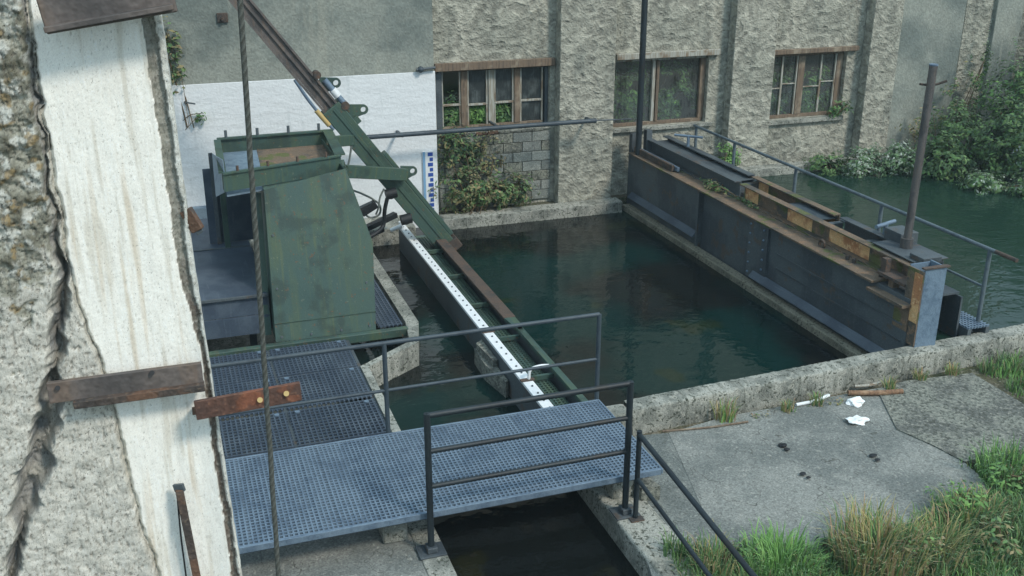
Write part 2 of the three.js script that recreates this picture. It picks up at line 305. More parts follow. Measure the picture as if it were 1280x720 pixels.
// paved yard to the right
{
  const q = (list, y) => list.map(([x, z]) => { const p = onY(x, z, y); return [p.x, p.z]; });
  struct('pavement', slabXZ(q([[836, 541], [905, 521], [1060, 492], [1104, 484], [1130, 534], [1175, 552], [1222, 592], [1240, 620], [1168, 640], [1110, 668], [1020, 688], [940, 690], [862, 692], [880, 640]], YG), -0.6, YG), M.concrete);
  struct('pavement', slabXZ(q([[1096, 486], [1130, 476], [1215, 466], [1285, 508], [1500, 600], [1400, 640], [1283, 560], [1206, 577], [1166, 556], [1121, 536]], -0.385), -0.6, -0.385), M.rough).name = 'pavement_001';
  struct('pavement', slabXZ(q([[793, 545], [846, 540], [890, 638], [872, 690], [830, 735], [880, 790], [840, 800], [790, 640]], YG - 0.004), -0.6, YG - 0.004), std(T.concrete, 0.93, 0.008, { color: new THREE.Color(0.88, 0.9, 0.9) })).name = 'pavement_002';
}
// parapet along the basin
{
  const t = thing('parapet_wall', 'low weathered concrete parapet between the basin and the yard', 'wall', V(7, -0.6, -9.95));
  const N = 220;
  const P = (s) => { const a = [4.80, -9.93], b = [14.5, -10.42]; return [a[0] + (b[0] - a[0]) * s, a[1] + (b[1] - a[1]) * s]; };
  // a box grid with worn, uneven faces
  const prof = [[-0.02, -2.4], [-0.02, -0.9], [-0.02, -0.5], [-0.02, -0.32], [-0.018, -0.2], [-0.012, -0.135], [0.0, -0.121], [0.06, -0.118], [0.12, -0.118], [0.18, -0.12], [0.226, -0.122], [0.242, -0.134], [0.25, -0.16], [0.255, -0.22], [0.258, -0.3], [0.26, -0.38], [0.262, -0.6]];
  const pos = [], idx = [];
  for (let i = 0; i <= N * 2; i++) { const [x, z] = P(i / (N * 2)); for (const [dz, y] of prof) { const k = 0.016 * f3(x * 2.2, y * 6, dz * 6 + 4, 4) + 0.013 * n3(x * 13, y * 16, dz * 16) + 0.008 * n3(x * 31, y * 30, dz * 30); pos.push(x + 0.01 * n3(x * 9, y * 8, 3), y + (y > -0.35 ? k * 1.1 : 0), z + dz + k); } }
  const W = prof.length; for (let i = 0; i < N * 2; i++) for (let j = 0; j < W - 1; j++) { const a = i * W + j; idx.push(a, a + 1, a + W, a + 1, a + W + 1, a + W); }
  const g = new THREE.BufferGeometry(); g.setAttribute('position', new THREE.Float32BufferAttribute(pos, 3)); g.setIndex(idx); g.computeVertexNormals();
  const f = boxUV(g); f.userData.hasUV = true; part('wall', f, M.oldConcrete, t);
  part('end_block', B(4.42, 4.79, -1.2, -0.14, -9.93, -9.66, 0.04), M.oldConcrete, t);
}

// ================================================================ factory
const ZP = -18.85, ZB = -19.12, ZWN = -19.26;
const factory = thing('factory_building', 'old factory with grey roughcast walls, piers and timber windows above the water', 'building', V(8, -1.5, -20));
const winSpec = [ // photo outline of each opening (left, right, top-left, top-right, bottom-left, bottom-right)
  [545, 687, 88, 80, 164, 157], [750, 884, 74, 68, 160, 154], [954, 1055, 68, 62, 150, 144]];
const openings = winSpec.map(([l, r, tl, tr, bl, br]) => { const a = onZ(l, bl, ZB), b = onZ(r, tr, ZB), c = onZ(r, br, ZB), d = onZ(l, tl, ZB); return { x0: (a.x + d.x) / 2, x1: (b.x + c.x) / 2, y0: (a.y + c.y) / 2, y1: (b.y + d.y) / 2 }; });
{
  const s = new THREE.Shape([[4.6, -2.4], [19.2, -2.4], [19.2, 8], [4.6, 8]].map(p => new THREE.Vector2(...p)));
  for (const o of openings) s.holes.push(new THREE.Path([[o.x0, o.y0], [o.x0, o.y1], [o.x1, o.y1], [o.x1, o.y0]].map(p => new THREE.Vector2(...p))));
  part('wall', new THREE.ExtrudeGeometry(s, { depth: 0.4, bevelEnabled: false }).translate(0, 0, ZB - 0.4), M.stucco, factory);
  const xL = onZ(545, 130, ZP).x;
  const yTop = onZ(380, 98, ZP).y;
  part('white_wall', B(-9, xL, -2.4, yTop, ZP - 0.5, ZP, 0.01), M.whitePaint, factory, 'lower wall painted white');
  part('upper_wall', B(-9, xL - 0.02, yTop + 0.003, 8, ZP - 0.5, ZP - 0.012), M.greyRender, factory, 'smooth grey rendered upper wall');
  const pier = (l, r, m = M.stucco) => part('pier', B(onZ(l, 150, ZP).x, onZ(r, 150, ZP).x, -2.4, 8, ZB + 0.003, ZP, 0.02), m, factory);
  pier(699, 767); pier(911, 962); pier(1077, 1112);
  part('wall_panel', B(onZ(1113, 100, ZP).x, onZ(1196, 100, ZP).x, -2.4, 8, ZB + 0.003, ZP - 0.05, 0.01), M.greyRender, factory);
  part('wall_panel', B(onZ(1198, 100, ZP).x, onZ(1240, 100, ZP).x, -2.4, 8, ZB + 0.003, ZP - 0.09, 0.01), M.stucco, factory);
  pier(1224, 1256, M.greyRender);
  // rear, sides, floor and roof close the building
  part('rear_wall', B(-9, 19.2, -2.4, 8, -27, -26.7), M.inside, factory);
  part('side_wall', B(18.9, 19.2, -2.4, 8, -26.69, ZB - 0.402), M.stucco, factory);
  part('side_wall', B(-9, -8.7, -2.4, 8, -26.69, ZP - 0.502), M.stucco, factory);
  part('floor', B(-8.69, 18.89, -0.2, 0, -26.69, ZB - 0.41), M.inside, factory);
  part('roof', B(-9.4, 19.6, 8.003, 8.3, -27.4, ZP + 0.5), M.roof, factory);
  part('plinth', B(onZ(548, 262, ZP).x, onZ(770, 246, ZP).x, -2.4, -0.42, ZP + 0.003, ZP + 0.35, 0.03), M.oldConcrete, factory, 'stained concrete ledge at the waterline');
  part('plinth', B(11.3, 14.9, -2.4, -0.02, ZP + 0.003, ZP + 0.3, 0.03), M.oldConcrete, factory);
}
// windows
function stick(parent, name, x0, x1, y0, y1, z, d, m) { return part(name, B(x0, x1, y0, y1, z - d / 2, z + d / 2, 0.006), m, parent); }
const ZG = ZWN - 0.02;
function px(x, y) { return onZ(x, y, ZWN).x; }
function py(x, y) { return onZ(x, y, ZWN).y; }
{ // window with four columns of two panes
  const o = openings[0], w = part('window', B(o.x0 + 0.12, o.x1 - 0.10, o.y0 + 0.02, o.y0 + 0.07, ZWN - 0.035, ZWN + 0.035, 0.005), M.wood, factory, 'timber window with eight panes, leaves behind the lower ones');
  part('lintel', B(o.x0 - 0.03, o.x1 + 0.08, o.y1 - 0.02, o.y1 + 0.13, ZB + 0.003, ZB + 0.09, 0.012), M.wood, w);
  const xs = [553, 580, 613.5, 646, 678].map(x => px(x, 120)), y0 = o.y0 + 0.07, y1 = o.y1 - 0.03;
  stick(w, 'frame', xs[0] - 0.09, xs[4] + 0.06, y1 - 0.03, y1 + 0.04, ZWN, 0.07, M.wood);
  stick(w, 'frame', o.x0 + 0.003, xs[0] - 0.02, o.y0 + 0.003, y1 - 0.03, ZWN, 0.12, M.steel);
  stick(w, 'frame', xs[4] + 0.03, o.x1 - 0.003, o.y0 + 0.003, y1 - 0.03, ZWN, 0.12, M.steel);
  stick(w, 'mullion', xs[1] - 0.07, xs[1] + 0.06, y0, y1 - 0.032, ZWN + 0.01, 0.08, M.wood);
  stick(w, 'mullion', xs[2] - 0.055, xs[2] + 0.055, y0, y1 - 0.032, ZWN, 0.07, M.paleWood);
  stick(w, 'mullion', xs[3] - 0.065, xs[3] + 0.055, y0, y1 - 0.032, ZWN + 0.01, 0.08, M.wood);
  const ym = [131.5, 130.5, 127.5, 125];
  for (let c = 0; c < 4; c++) {
    const a = xs[c] + (c === 0 ? -0.02 : 0.062), b = xs[c + 1] - (c === 3 ? 0 : 0.072), m = py(560 + c * 33, ym[c]);
    stick(w, 'muntin', a, b, m - 0.02, m + 0.02, ZWN, 0.05, M.paleWood);
    stick(w, 'sash', a, a + 0.03, y0, m - 0.022, ZWN, 0.045, M.paleWood); stick(w, 'sash', a, a + 0.03, m + 0.022, y1 - 0.034, ZWN, 0.045, M.paleWood);
    stick(w, 'sash', b - 0.03, b, y0, m - 0.022, ZWN, 0.045, M.paleWood); stick(w, 'sash', b - 0.03, b, m + 0.022, y1 - 0.034, ZWN, 0.045, M.paleWood);
    if (c !== 0) stick(w, 'pane', a + 0.032, b - 0.032, m + 0.022, y1 - 0.034, ZG, 0.004, M.dustyGlass); else stick(w, 'pane', a + 0.032, b - 0.032, m + 0.022, y1 - 0.034, ZG, 0.004, M.glass);
    if (c === 3) stick(w, 'pane', a + 0.032, b - 0.032, y0, m - 0.022, ZG, 0.004, M.dustyGlass);
  }
  part('sill', B(o.x0 + 0.003, o.x1 + 0.02, o.y0 - 0.07, o.y0 - 0.003, ZB - 0.25, ZB + 0.06, 0.01), M.oldConcrete, w);
}
{ // wide window behind the gate
  const o = openings[1], w = part('window', B(o.x0 + 0.02, o.x1 - 0.02, o.y0 + 0.003, o.y0 + 0.07, ZWN - 0.035, ZWN + 0.035, 0.005), M.wood, factory, 'wide dark timber window behind the gate');
  part('lintel', B(o.x0 + 0.3, o.x1 + 0.2, o.y1 - 0.02, o.y1 + 0.10, ZB + 0.003, ZB + 0.1, 0.012), M.paleWood, w);
  stick(w, 'frame', o.x0 + 0.02, o.x1 - 0.02, o.y1 - 0.09, o.y1 - 0.003, ZWN, 0.07, M.paleWood);
  stick(w, 'frame', o.x1 - 0.13, o.x1 - 0.01, o.y0 + 0.072, o.y1 - 0.092, ZWN, 0.08, M.wood);
  const c = px(818, 110); stick(w, 'mullion', c - 0.075, c - 0.01, o.y0 + 0.072, o.y1 - 0.092, ZWN, 0.08, M.paleWood); stick(w, 'mullion', c + 0.01, c + 0.07, o.y0 + 0.072, o.y1 - 0.092, ZWN + 0.02, 0.08, M.wood);
  stick(w, 'pane', o.x0 + 0.03, c - 0.077, o.y0 + 0.072, o.y1 - 0.092, ZG, 0.004, M.oldGlass); stick(w, 'pane', c + 0.072, o.x1 - 0.132, o.y0 + 0.072, o.y1 - 0.092, ZG, 0.004, M.oldGlass);
  part('sill', B(o.x0, o.x1 + 0.14, o.y0 - 0.08, o.y0 - 0.003, ZB - 0.25, ZB + 0.08, 0.01), M.oldConcrete, w);
}
{ // third window
  const o = openings[2], w = part('window', B(o.x0 + 0.02, o.x1 - 0.02, o.y0 + 0.003, o.y0 + 0.07, ZWN - 0.035, ZWN + 0.035, 0.005), M.wood, factory, 'timber window with thin glazing bars and a weathered sill');
  part('lintel', B(o.x0 - 0.05, o.x1 + 0.22, o.y1 - 0.02, o.y1 + 0.08, ZB + 0.003, ZB + 0.1, 0.012), M.wood, w);
  stick(w, 'frame', o.x0 + 0.02, o.x1 - 0.02, o.y1 - 0.09, o.y1 - 0.003, ZWN, 0.07, M.wood);
  stick(w, 'frame', o.x0 + 0.01, o.x0 + 0.08, o.y0 + 0.072, o.y1 - 0.092, ZWN, 0.08, M.wood);
  stick(w, 'frame', o.x1 - 0.16, o.x1 - 0.01, o.y0 + 0.072, o.y1 - 0.092, ZWN, 0.08, M.wood);
  const c = px(1000, 100); stick(w, 'mullion', c - 0.1, c + 0.06, o.y0 + 0.072, o.y1 - 0.092, ZWN, 0.09, M.wood);
  for (const [a, b] of [[o.x0 + 0.08, c - 0.1], [c + 0.06, o.x1 - 0.16]]) {
    const m = (a + b) / 2 + 0.03, ys = o.y0 + 0.072, ye = o.y1 - 0.092, h = (ye - ys);
    stick(w, 'muntin', m - 0.022, m + 0.022, ys, ye, ZWN, 0.04, M.paleWood);
    stick(w, 'muntin', a, m - 0.024, ys + h * 0.45, ys + h * 0.45 + 0.025, ZWN, 0.035, M.paleWood); stick(w, 'muntin', m + 0.024, b, ys + h * 0.52, ys + h * 0.52 + 0.025, ZWN, 0.035, M.paleWood);
    stick(w, 'sash', b - 0.035, b - 0.002, ys, ye, ZWN + 0.005, 0.045, M.paleWood);
    stick(w, 'pane', a + 0.01, m - 0.03, ys, ye, ZG, 0.004, M.oldGlass); stick(w, 'pane', m + 0.03, b - 0.04, ys, ye, ZG, 0.004, M.oldGlass);
  }
  part('sill', B(o.x0 - 0.03, o.x1 + 0.03, o.y0 - 0.1, o.y0 - 0.003, ZB - 0.25, ZB + 0.08, 0.012), M.oldConcrete, w);
}
{ // block infill under the first window, a course of bricks over it
  const o = openings[0], blocks = [std(T.concrete, 0.95, 0.008, { color: new THREE.Color(1.25, 1.27, 1.25) }), std(T.concrete, 0.95, 0.008, { color: new THREE.Color(1.08, 1.1, 1.1) }), std(T.rough, 0.95, 0.008, { color: new THREE.Color(1.05, 1.05, 1.02) })];
  const x1 = o.x1 + 0.02; let y = -0.38, row = 0;
  while (y < o.y0 - 0.3) {
    let x = x1 - (row % 2 ? 0.2 : 0.4);
    const first = x; let xe = x1;
    while (xe > o.x0 + 0.1) { const xs = Math.max(x, o.x0 + 0.02); if (xe - xs > 0.1) part('block', B(xs + 0.006, xe - 0.006, y + 0.006, y + 0.194, ZB + 0.002, ZB + 0.05 + rr(-0.006, 0.006), 0.008), blocks[Math.floor(R() * 3)], factory); xe = x; x -= 0.4; }
    y += 0.2; row++;
  }
  for (let x = o.x0 + 0.06; x < x1 - 0.22; x += 0.235) part('brick', B(x, x + 0.225, y + 0.008, y + 0.075, ZB + 0.002, ZB + 0.06 + rr(-0.01, 0.012), 0.008), R() < 0.7 ? M.brick : M.rough, factory);
}
// fittings on the factory wall
{
  const a = onZ(410, 175, -18.4), b = onZ(745, 150, -18.4), t = thing('pipe_rail', 'long grey pipe rail running along the factory wall past the window', 'pipe', V(5.4, 1.2, -18.6));
  part('pipe', cyl(V(a.x - 0.2, 1.3, -18.4), V(b.x, 1.3, -18.4), 0.045), M.greyRail, t);
  part('rod', cyl(V(b.x, 1.3, -18.4), V(b.x + 0.75, 1.28, -18.4), 0.014), M.steel, t);
  for (const x of [4.2, 6.1, 8.02]) part('bracket', B(x - 0.02, x + 0.02, 1.25, 1.29, x > 5 && x < 7.4 ? ZB : ZP, -18.4), M.steel, t);
  const g0 = onZ(528, 190, ZP + 0.03), g1 = onZ(545, 250, ZP + 0.03), st = thing('staff_gauge', 'blue and white water level staff gauge on the white wall', 'gauge', V(g0.x, g1.y - 0.4, ZP));
  part('board', B(g0.x, g1.x - 0.03, g1.y - 0.6, g0.y, ZP + 0.003, ZP + 0.03, 0.004), M.whiteBeam, st);
  part('stripe', B(g0.x + 0.002, g0.x + 0.05, g1.y - 0.598, g0.y - 0.002, ZP + 0.031, ZP + 0.036), std(null, 0.6, 0, { color: 0x7ba3c4 }), st);
  let k = 0; for (let y = g0.y - 0.06; y > g1.y - 0.5; y -= 0.1, k++) part('mark', B(g0.x + 0.10 + (k % 2) * 0.035, g0.x + 0.2, y - 0.03, y + 0.04, ZP + 0.031, ZP + 0.035), M.blue, st);
  const j0 = onZ(240, 258, ZP), j1 = onZ(264, 283, ZP), jb = thing('junction_box', 'small pale grey junction box low on the white wall', 'box', V(j0.x, j1.y, ZP));
  part('case', B(j0.x, j1.x, j1.y, j0.y, ZP + 0.003, ZP + 0.12, 0.015), M.greyPlate, jb); part('lid', B(j0.x + 0.02, j1.x - 0.02, j1.y + 0.02, j0.y - 0.02, ZP + 0.122, ZP + 0.135, 0.005), M.greyPlate, jb);
  const i = onZ(530, 86, ZP), ins = thing('wall_insulator', 'small dark cable clamp at the top corner of the white wall', 'clamp', V(i.x, i.y, ZP));
  part('arm', cyl(V(i.x - 0.16, i.y, ZP + 0.06), V(i.x + 0.2, i.y + 0.02, ZP + 0.06), 0.025), M.steel, ins); part('knob', new THREE.SphereGeometry(0.06, 10, 8).translate(i.x - 0.08, i.y, ZP + 0.06), M.greyRail, ins); part('bolt', cyl(V(i.x, i.y, ZP), V(i.x, i.y, ZP + 0.08), 0.02), M.rust, ins);
  const p = onZ(278, 22, ZP), pl = thing('wall_plate', 'rusty square anchor plate on the grey upper wall', 'plate', V(p.x, p.y, ZP));
  part('plate', B(p.x - 0.09, p.x + 0.09, p.y - 0.08, p.y + 0.08, ZP - 0.008, ZP + 0.03, 0.006), M.rust, pl); part('bolt', cyl(V(p.x, p.y - 0.02, ZP), V(p.x, p.y - 0.02, ZP + 0.09), 0.03), M.rust, pl);
  const h = onZ(232, 128, ZP), hk = thing('iron_peg', 'thin dark iron peg sticking out of the white wall', 'peg', V(h.x, h.y, ZP));
  part('shaft', cyl(V(h.x, h.y, ZP), V(h.x + 0.14, h.y + 0.02, ZP + 0.3), 0.014), M.steel, hk); part('collar', cyl(V(h.x, h.y, ZP), V(h.x, h.y, ZP + 0.03), 0.03), M.steel, hk);
}

// ================================================================ green hopper, machine cover, grating platform
{
  const t = thing('debris_hopper', 'tall green steel debris hopper with an open bolted rim', 'hopper', V(1.8, -0.85, -14.5));
  const yt = 2.0, yb = -0.28;
  // rim corners on plan: the front side runs askew
  const FL = V(0.72, yt, -13.78), FR = V(2.36, yt, -14.28), RR = V(2.46, yt, -15.95), RL = V(0.80, yt, -15.9);
  const dn = (p, d) => p.clone().add(V(0, -d, 0)), UPV = V(0, 1, 0);
  const rim = (name, a, b, h, m, lip, sub = 0.02) => part(name, merge([bar(dn(a, h / 2 + 0.004), dn(b, h / 2 + 0.004), sub, h), bar(dn(a, -0.01), dn(b, -0.01), lip, 0.022)]), m, t);
  rim('rear_rim', RL, RR.clone().add(V(0.08, 0, 0)), 0.23, M.green, 0.1); rim('front_rim', FL, FR, 0.23, M.green, 0.07);
  const inn = (a, b, q) => a.clone().lerp(b, q);
  rim('side_rim', inn(FR, RR, 0.03), inn(FR, RR, 0.96), 0.22, M.green, 0.15); rim('side_rim', inn(FL, RL, 0.03), inn(FL, RL, 0.96), 0.22, M.green, 0.10);
  for (let i = 0; i < 4; i++) { const a = inn(RL, RR, 0.08 + i * 0.28), b = inn(FL, FR, 0.12 + i * 0.25); part('bolt', cyl(dn(a, -0.02), dn(a, -0.13), 0.022), M.steel, t); part('bolt', cyl(dn(b, -0.02), dn(b, -0.09), 0.018), M.rust, t); }
  const sheet = (P, th, dir) => { const n = P.length, pos = []; const Q = P.map(p => p.clone().addScaledVector(dir, th)); const tri = (a, b, c) => pos.push(...a.toArray(), ...b.toArray(), ...c.toArray()); for (let k = 1; k < n - 1; k++) { tri(P[0], P[k], P[k + 1]); tri(Q[0], Q[k + 1], Q[k]); } for (let k = 0; k < n; k++) { const l = (k + 1) % n; tri(P[k], Q[k], P[l]); tri(P[l], Q[k], Q[l]); } const g = new THREE.BufferGeometry(); g.setAttribute('position', new THREE.Float32BufferAttribute(pos, 3)); g.computeVertexNormals(); return g; };
  part('inner_chute', sheet([dn(inn(FL, FR, 0.34), 0.30).add(V(0, 0, -0.05)), dn(FR, 0.28).add(V(-0.008, 0, -0.03)), dn(RR, 0.2).add(V(-0.008, 0, 0.006)), dn(inn(RL, RR, 0.34), 0.2).add(V(0, 0, 0.006))], 0.02, V(0, -1, 0)), M.mossRust, t);
  part('inner_sheet', sheet([dn(FL, 0.30).add(V(0.03, 0, -0.05)), dn(inn(FL, FR, 0.338), 0.30).add(V(0, 0, -0.05)), dn(inn(RL, RR, 0.338), 0.2).add(V(0, 0, 0.006)), dn(RL, 0.2).add(V(0.012, 0, 0.006))], 0.02, V(0, -1, 0)), M.greyPlate, t);
  part('splash_sheet', sheet([onZ(266, 192, -15.2), onZ(279, 200, -13.85), onZ(284, 239, -13.8), onZ(271, 246, -14.6)], 0.012, V(-1, 0, 0)), M.greyPlate, t);
  // chute: plain upright plate with one clipped shoulder, closed sides behind it
  const onPlate = (x, y) => { const d = ray(x, y), k = 0.25; const tt = (-13.37 - k * (H - yb)) / (d.z + k * d.y); return eye.clone().addScaledVector(d, tt); }; // plane z = -13.37 - 0.25 (y - yb)
  const c0 = onPlate(345, 428), c1 = onPlate(470, 412), c2 = onPlate(466, 303), c3 = onPlate(432, 211), c4 = onPlate(330, 238);
  part('chute_front', sheet([c0, c1, c2, c3, c4], 0.02, V(0, 0, -1)), M.green, t);
  part('chute_shoulder', sheet([c4, c3, V(c3.x - 0.02, yt - 0.22, -14.29), V(c4.x, yt - 0.22, -13.97)].map(p => p.clone().add(V(0, -0.003, -0.022))), 0.012, V(0, -1, 0)), M.green, t);
  const onP = (a, b, c, d, u, v) => a.clone().lerp(b, u).lerp(d.clone().lerp(c, u), v);
  for (const [u, v] of [[0.06, 0.03], [0.35, 0.025], [0.65, 0.025], [0.94, 0.03], [0.05, 0.35], [0.05, 0.7], [0.95, 0.3]]) { const p = onP(c0, c1, V(c1.x, c3.y, c3.z), c4, u, v); part('bolt', cyl(p, p.clone().add(V(0, 0.004, 0.016)), 0.018, 0.015, 8), M.steel, t); }
  { const a = onPlate(343, 405), b = onPlate(470.5, 389); part('weld_seam', bar(a.add(V(0.01, 0, 0.003)), b.add(V(-0.01, 0, 0.003)), 0.016, 0.008), M.green, t); }
  const rz = (p, z) => V(p.x, p.y, z);
  part('chute_side', sheet([c1, rz(c1, -15.6), rz(c2, -15.6), c2].map(p => p.clone().add(V(-0.002, 0, -0.021))), 0.02, V(-1, 0, 0)), M.green, t);
  part('chute_side', sheet([c2, rz(c2, -15.6), rz(c3, -15.85), c3].map(p => p.clone().add(V(-0.002, 0, -0.021))), 0.02, V(-0.9, -0.3, 0)), M.green, t);
  part('chute_side', sheet([c0, c4, rz(c4, -15.85), rz(c0, -15.6)].map(p => p.clone().add(V(0.002, 0, -0.021))), 0.02, V(1, 0, 0)), M.green, t);
  part('edge_angle', bar(c0.clone().add(V(-0.07, 0, -0.3)), c4.clone().add(V(-0.07, -0.1, -0.25)), 0.09, 0.05, 0, V(0, 0, 1)), M.green, t);
  for (const p of [RL, RR]) part('leg', B(p.x - 0.04, p.x + 0.04, -0.85, yt - 0.24, p.z - 0.04, p.z + 0.04), M.green, t);
  part('arm', bar(onZ(430, 214, -15.85), onZ(506, 218, -16.62), 0.14, 0.2, 0.01), M.green, t);
  part('arm', bar(onZ(405, 178, -16.0), onZ(440, 175, -16.7), 0.12, 0.17, 0.01), M.green, t);
  part('arm_strut', bar(FR.clone().add(V(0.02, -0.1, -0.02)), onZ(434, 222, -15.7), 0.06, 0.09), M.green, t);
  part('base_frame', merge([B(0.1, 3.0, -0.40, -0.28, -13.3, -13.22, 0.01), B(0.1, 3.0, -0.34, -0.30, -13.36, -13.31)]), M.green, t);

  const c = thing('machine_cover', 'low blue-grey steel machine cover beside the green hopper', 'cover', V(0.6, -0.85, -15));
  part('top_sheet', B(-0.4, 1.14, 0.27, 0.30, -17.6, -13.72, 0.008), M.blueSteel, c);
  part('front_panel', B(-0.4, 1.14, 0.0, 0.268, -13.78, -13.74), M.blueSteel, c); part('front_panel', B(-0.4, 1.14, -0.27, -0.006, -13.74, -13.70), M.blueSteel, c);
  part('edge_strip', B(-0.4, 1.15, 0.262, 0.305, -13.718, -13.69, 0.005), M.steel, c);
  part('rear_panel', B(0.55, 1.5, 0.306, 1.5, -16.2, -16.17), M.blueSteel, c); part('rear_post', B(0.66, 0.72, 0.306, 1.75, -16.16, -16.1), M.steel, c);
  part('seam', B(-0.38, 1.13, 0.302, 0.312, -15.9, -15.85), M.steel, c);
  part('side_sheet', B(1.142, 1.16, -0.27, 0.29, -15.85, -13.72), M.steel, c);
  part('leg', B(-0.3, -0.2, -0.85, -0.27, -14.5, -14.4), M.steel, c); part('leg', B(0.9, 1.0, -0.85, -0.27, -14.5, -14.4), M.steel, c);
}
// open grating from crossed bars
function grating(x0, x1, z0, z1, y, px_, pz, t = 0.012, h = 0.025) {
  const a = []; for (let x = x0 + px_ / 2; x < x1; x += px_) a.push(B(x - t / 2, x + t / 2, y - h, y - 0.002, z0, z1)); for (let z = z0 + pz / 2; z < z1; z += pz) a.push(B(x0, x1, y - h + 0.002, y, z - t / 2, z + t / 2)); return merge(a);
}
{
  const t = thing('grating_platform', 'dark mesh platform between the hopper and the footbridge', 'platform', V(1.1, -0.85, -11.5));
  const xs = [0.02, 1.04, 2.11], zs = [-13.2, -12.28, -11.32, -10.4, -9.5];
  for (let i = 0; i < 2; i++) for (let k = 0; k < 4; k++) {
    const p = part('grating_panel', grating(xs[i] + 0.015, xs[i + 1] - 0.015, zs[k] + 0.015, zs[k + 1] - 0.015, -0.3 + rr(-0.004, 0.004), 0.055, 0.07, 0.018), M.blueSteel, t); p.userData.kind = 'stuff';
    for (const dx of [0.12, xs[i + 1] - xs[i] - 0.12]) part('clip', cyl(V(xs[i] + dx, -0.3, zs[k] + 0.1), V(xs[i] + dx, -0.285, zs[k] + 0.1), 0.03), M.galv, t);
  }
  for (const x of xs) part('beam', B(x - 0.03, x + 0.03, -0.45, -0.33, -13.2, -9.5), M.steel, t);
  for (const z of zs.slice(1, 4)) part('cross_beam', B(0.05, 2.08, -0.44, -0.335, z - 0.03, z + 0.03), M.steel, t);
  for (const x of [0.1, 1.9]) for (const z of [-13, -9.7]) part('leg', B(x - 0.04, x + 0.04, -0.86, -0.45, z - 0.04, z + 0.04), M.steel, t);
  const s = thing('grating_strip', 'narrow mesh strip beside the foot of the green hopper', 'grating', V(2.8, -0.85, -15));
  const q = part('grating_panel', grating(2.62, 2.97, -16.6, -13.44, -0.3, 0.06, 0.07, 0.018), M.blueSteel, s); q.userData.kind = 'stuff';
  for (const z of [-16.5, -15, -13.55]) part('leg', B(2.75, 2.82, -0.86, -0.326, z - 0.04, z + 0.04), M.steel, s);
}

// ================================================================ footbridge and its railings
{
  const t = thing('footbridge', 'grey steel grating footbridge over the channel', 'footbridge', V(2.3, -0.4, -9));
  const x0 = 0.08, x1 = 4.42, za = -9.84, zb = -8.2, n = 4;
  for (let i = 0; i < n; i++) { const a = x0 + (x1 - x0) * i / n, b = x0 + (x1 - x0) * (i + 1) / n; const g = part('grating_panel', grating(a + 0.001, b - 0.001, za + 0.03, zb - 0.03, 0, 0.045, 0.05, 0.016, 0.03), M.galv, t); g.userData.kind = 'stuff'; }
  part('edge_strip', B(x0, x1, -0.06, 0.004, zb - 0.028, zb, 0.004), M.galv, t); part('edge_strip', B(x0, x1, -0.06, 0.004, za, za + 0.028, 0.004), M.galv, t);
  part('end_strip', B(x1 + 0.001, x1 + 0.02, -0.05, 0.002, za, zb, 0.004), M.galv, t);
  for (const z of [za + 0.25, (za + zb) / 2, zb - 0.25]) part('beam', B(x0, x1 - 0.1, -0.2, -0.034, z - 0.05, z + 0.05), M.steel, t);
  for (const x of [1.7, 4.1]) part('support', B(x - 0.12, x + 0.12, YG, -0.201, za + 0.2, zb - 0.2, 0.02), M.oldConcrete, t);
  // rear railing, on the bridge's edge
  const zr = -9.87, yp = 1.05, r = thing('railing', 'thin grey two-bar railing along the rear edge of the footbridge', 'railing', V(2.3, 0, zr));
  const xA = onZ(480, 430, zr).x, xB = onZ(749, 397, zr).x;
  part('top_rail', cyl(V(-0.3, yp, zr), V(xB, yp, zr), 0.024), M.greyRail, r); part('middle_rail', cyl(V(-0.3, 0.5, zr), V(xB, 0.5, zr), 0.018), M.greyRail, r);
  for (const x of [-0.2, xA, xB]) { part('post', cyl(V(x, -0.30, zr), V(x, yp, zr), 0.026), M.greyRail, r); part('foot_plate', B(x - 0.06, x + 0.06, -0.31, -0.298, zr - 0.06, zr + 0.025), M.steel, r); }
  // front railing, feet on the banks
  const zf = -8.13, f = thing('railing', 'dark three-bar railing along the front edge of the footbridge', 'railing', V(3, YG, zf));
  const fa = onZ(535, 560, zf).x, fbx = onZ(787, 510, zf).x;
  for (const y of [1.07, 0.70, 0.33]) part('rail', cyl(V(fa, y, zf), V(fbx, y, zf), y > 1 ? 0.028 : 0.024), M.darkRail, f);
  for (const x of [fa, fbx]) { part('post', cyl(V(x, YG, zf), V(x, 1.09, zf), 0.032), M.darkRail, f); part('base_plate', B(x - 0.13, x + 0.13, YG + 0.012, YG + 0.03, zf - 0.12, zf + 0.1, 0.004), M.steel, f); part('bracket', B(x - 0.05, x + 0.05, YG + 0.031, YG + 0.09, zf - 0.06, zf + 0.06, 0.01), M.steel, f); }
  // handrail going away from the bridge along the channel
  const h = thing('handrail', 'dark green two-bar handrail along the edge of the channel wall', 'handrail', V(4.1, YG, -7)), xr = 4.06;
  part('top_rail', cyl(V(xr, 0.56, -8.02), V(xr, 0.34, -5.2), 0.026), M.darkRail, h); part('lower_rail', cyl(V(xr, 0.07, -8.02), V(xr, -0.18, -5.2), 0.022), M.darkRail, h);
  for (const [z, y] of [[-8.02, 0.6], [-5.3, 0.36]]) { part('post', cyl(V(xr, YG, z), V(xr, y, z), 0.026), M.darkRail, h); part('base_plate', B(xr - 0.07, xr + 0.07, YG + 0.011, YG + 0.025, z - 0.07, z + 0.07), M.rust, h); }
}

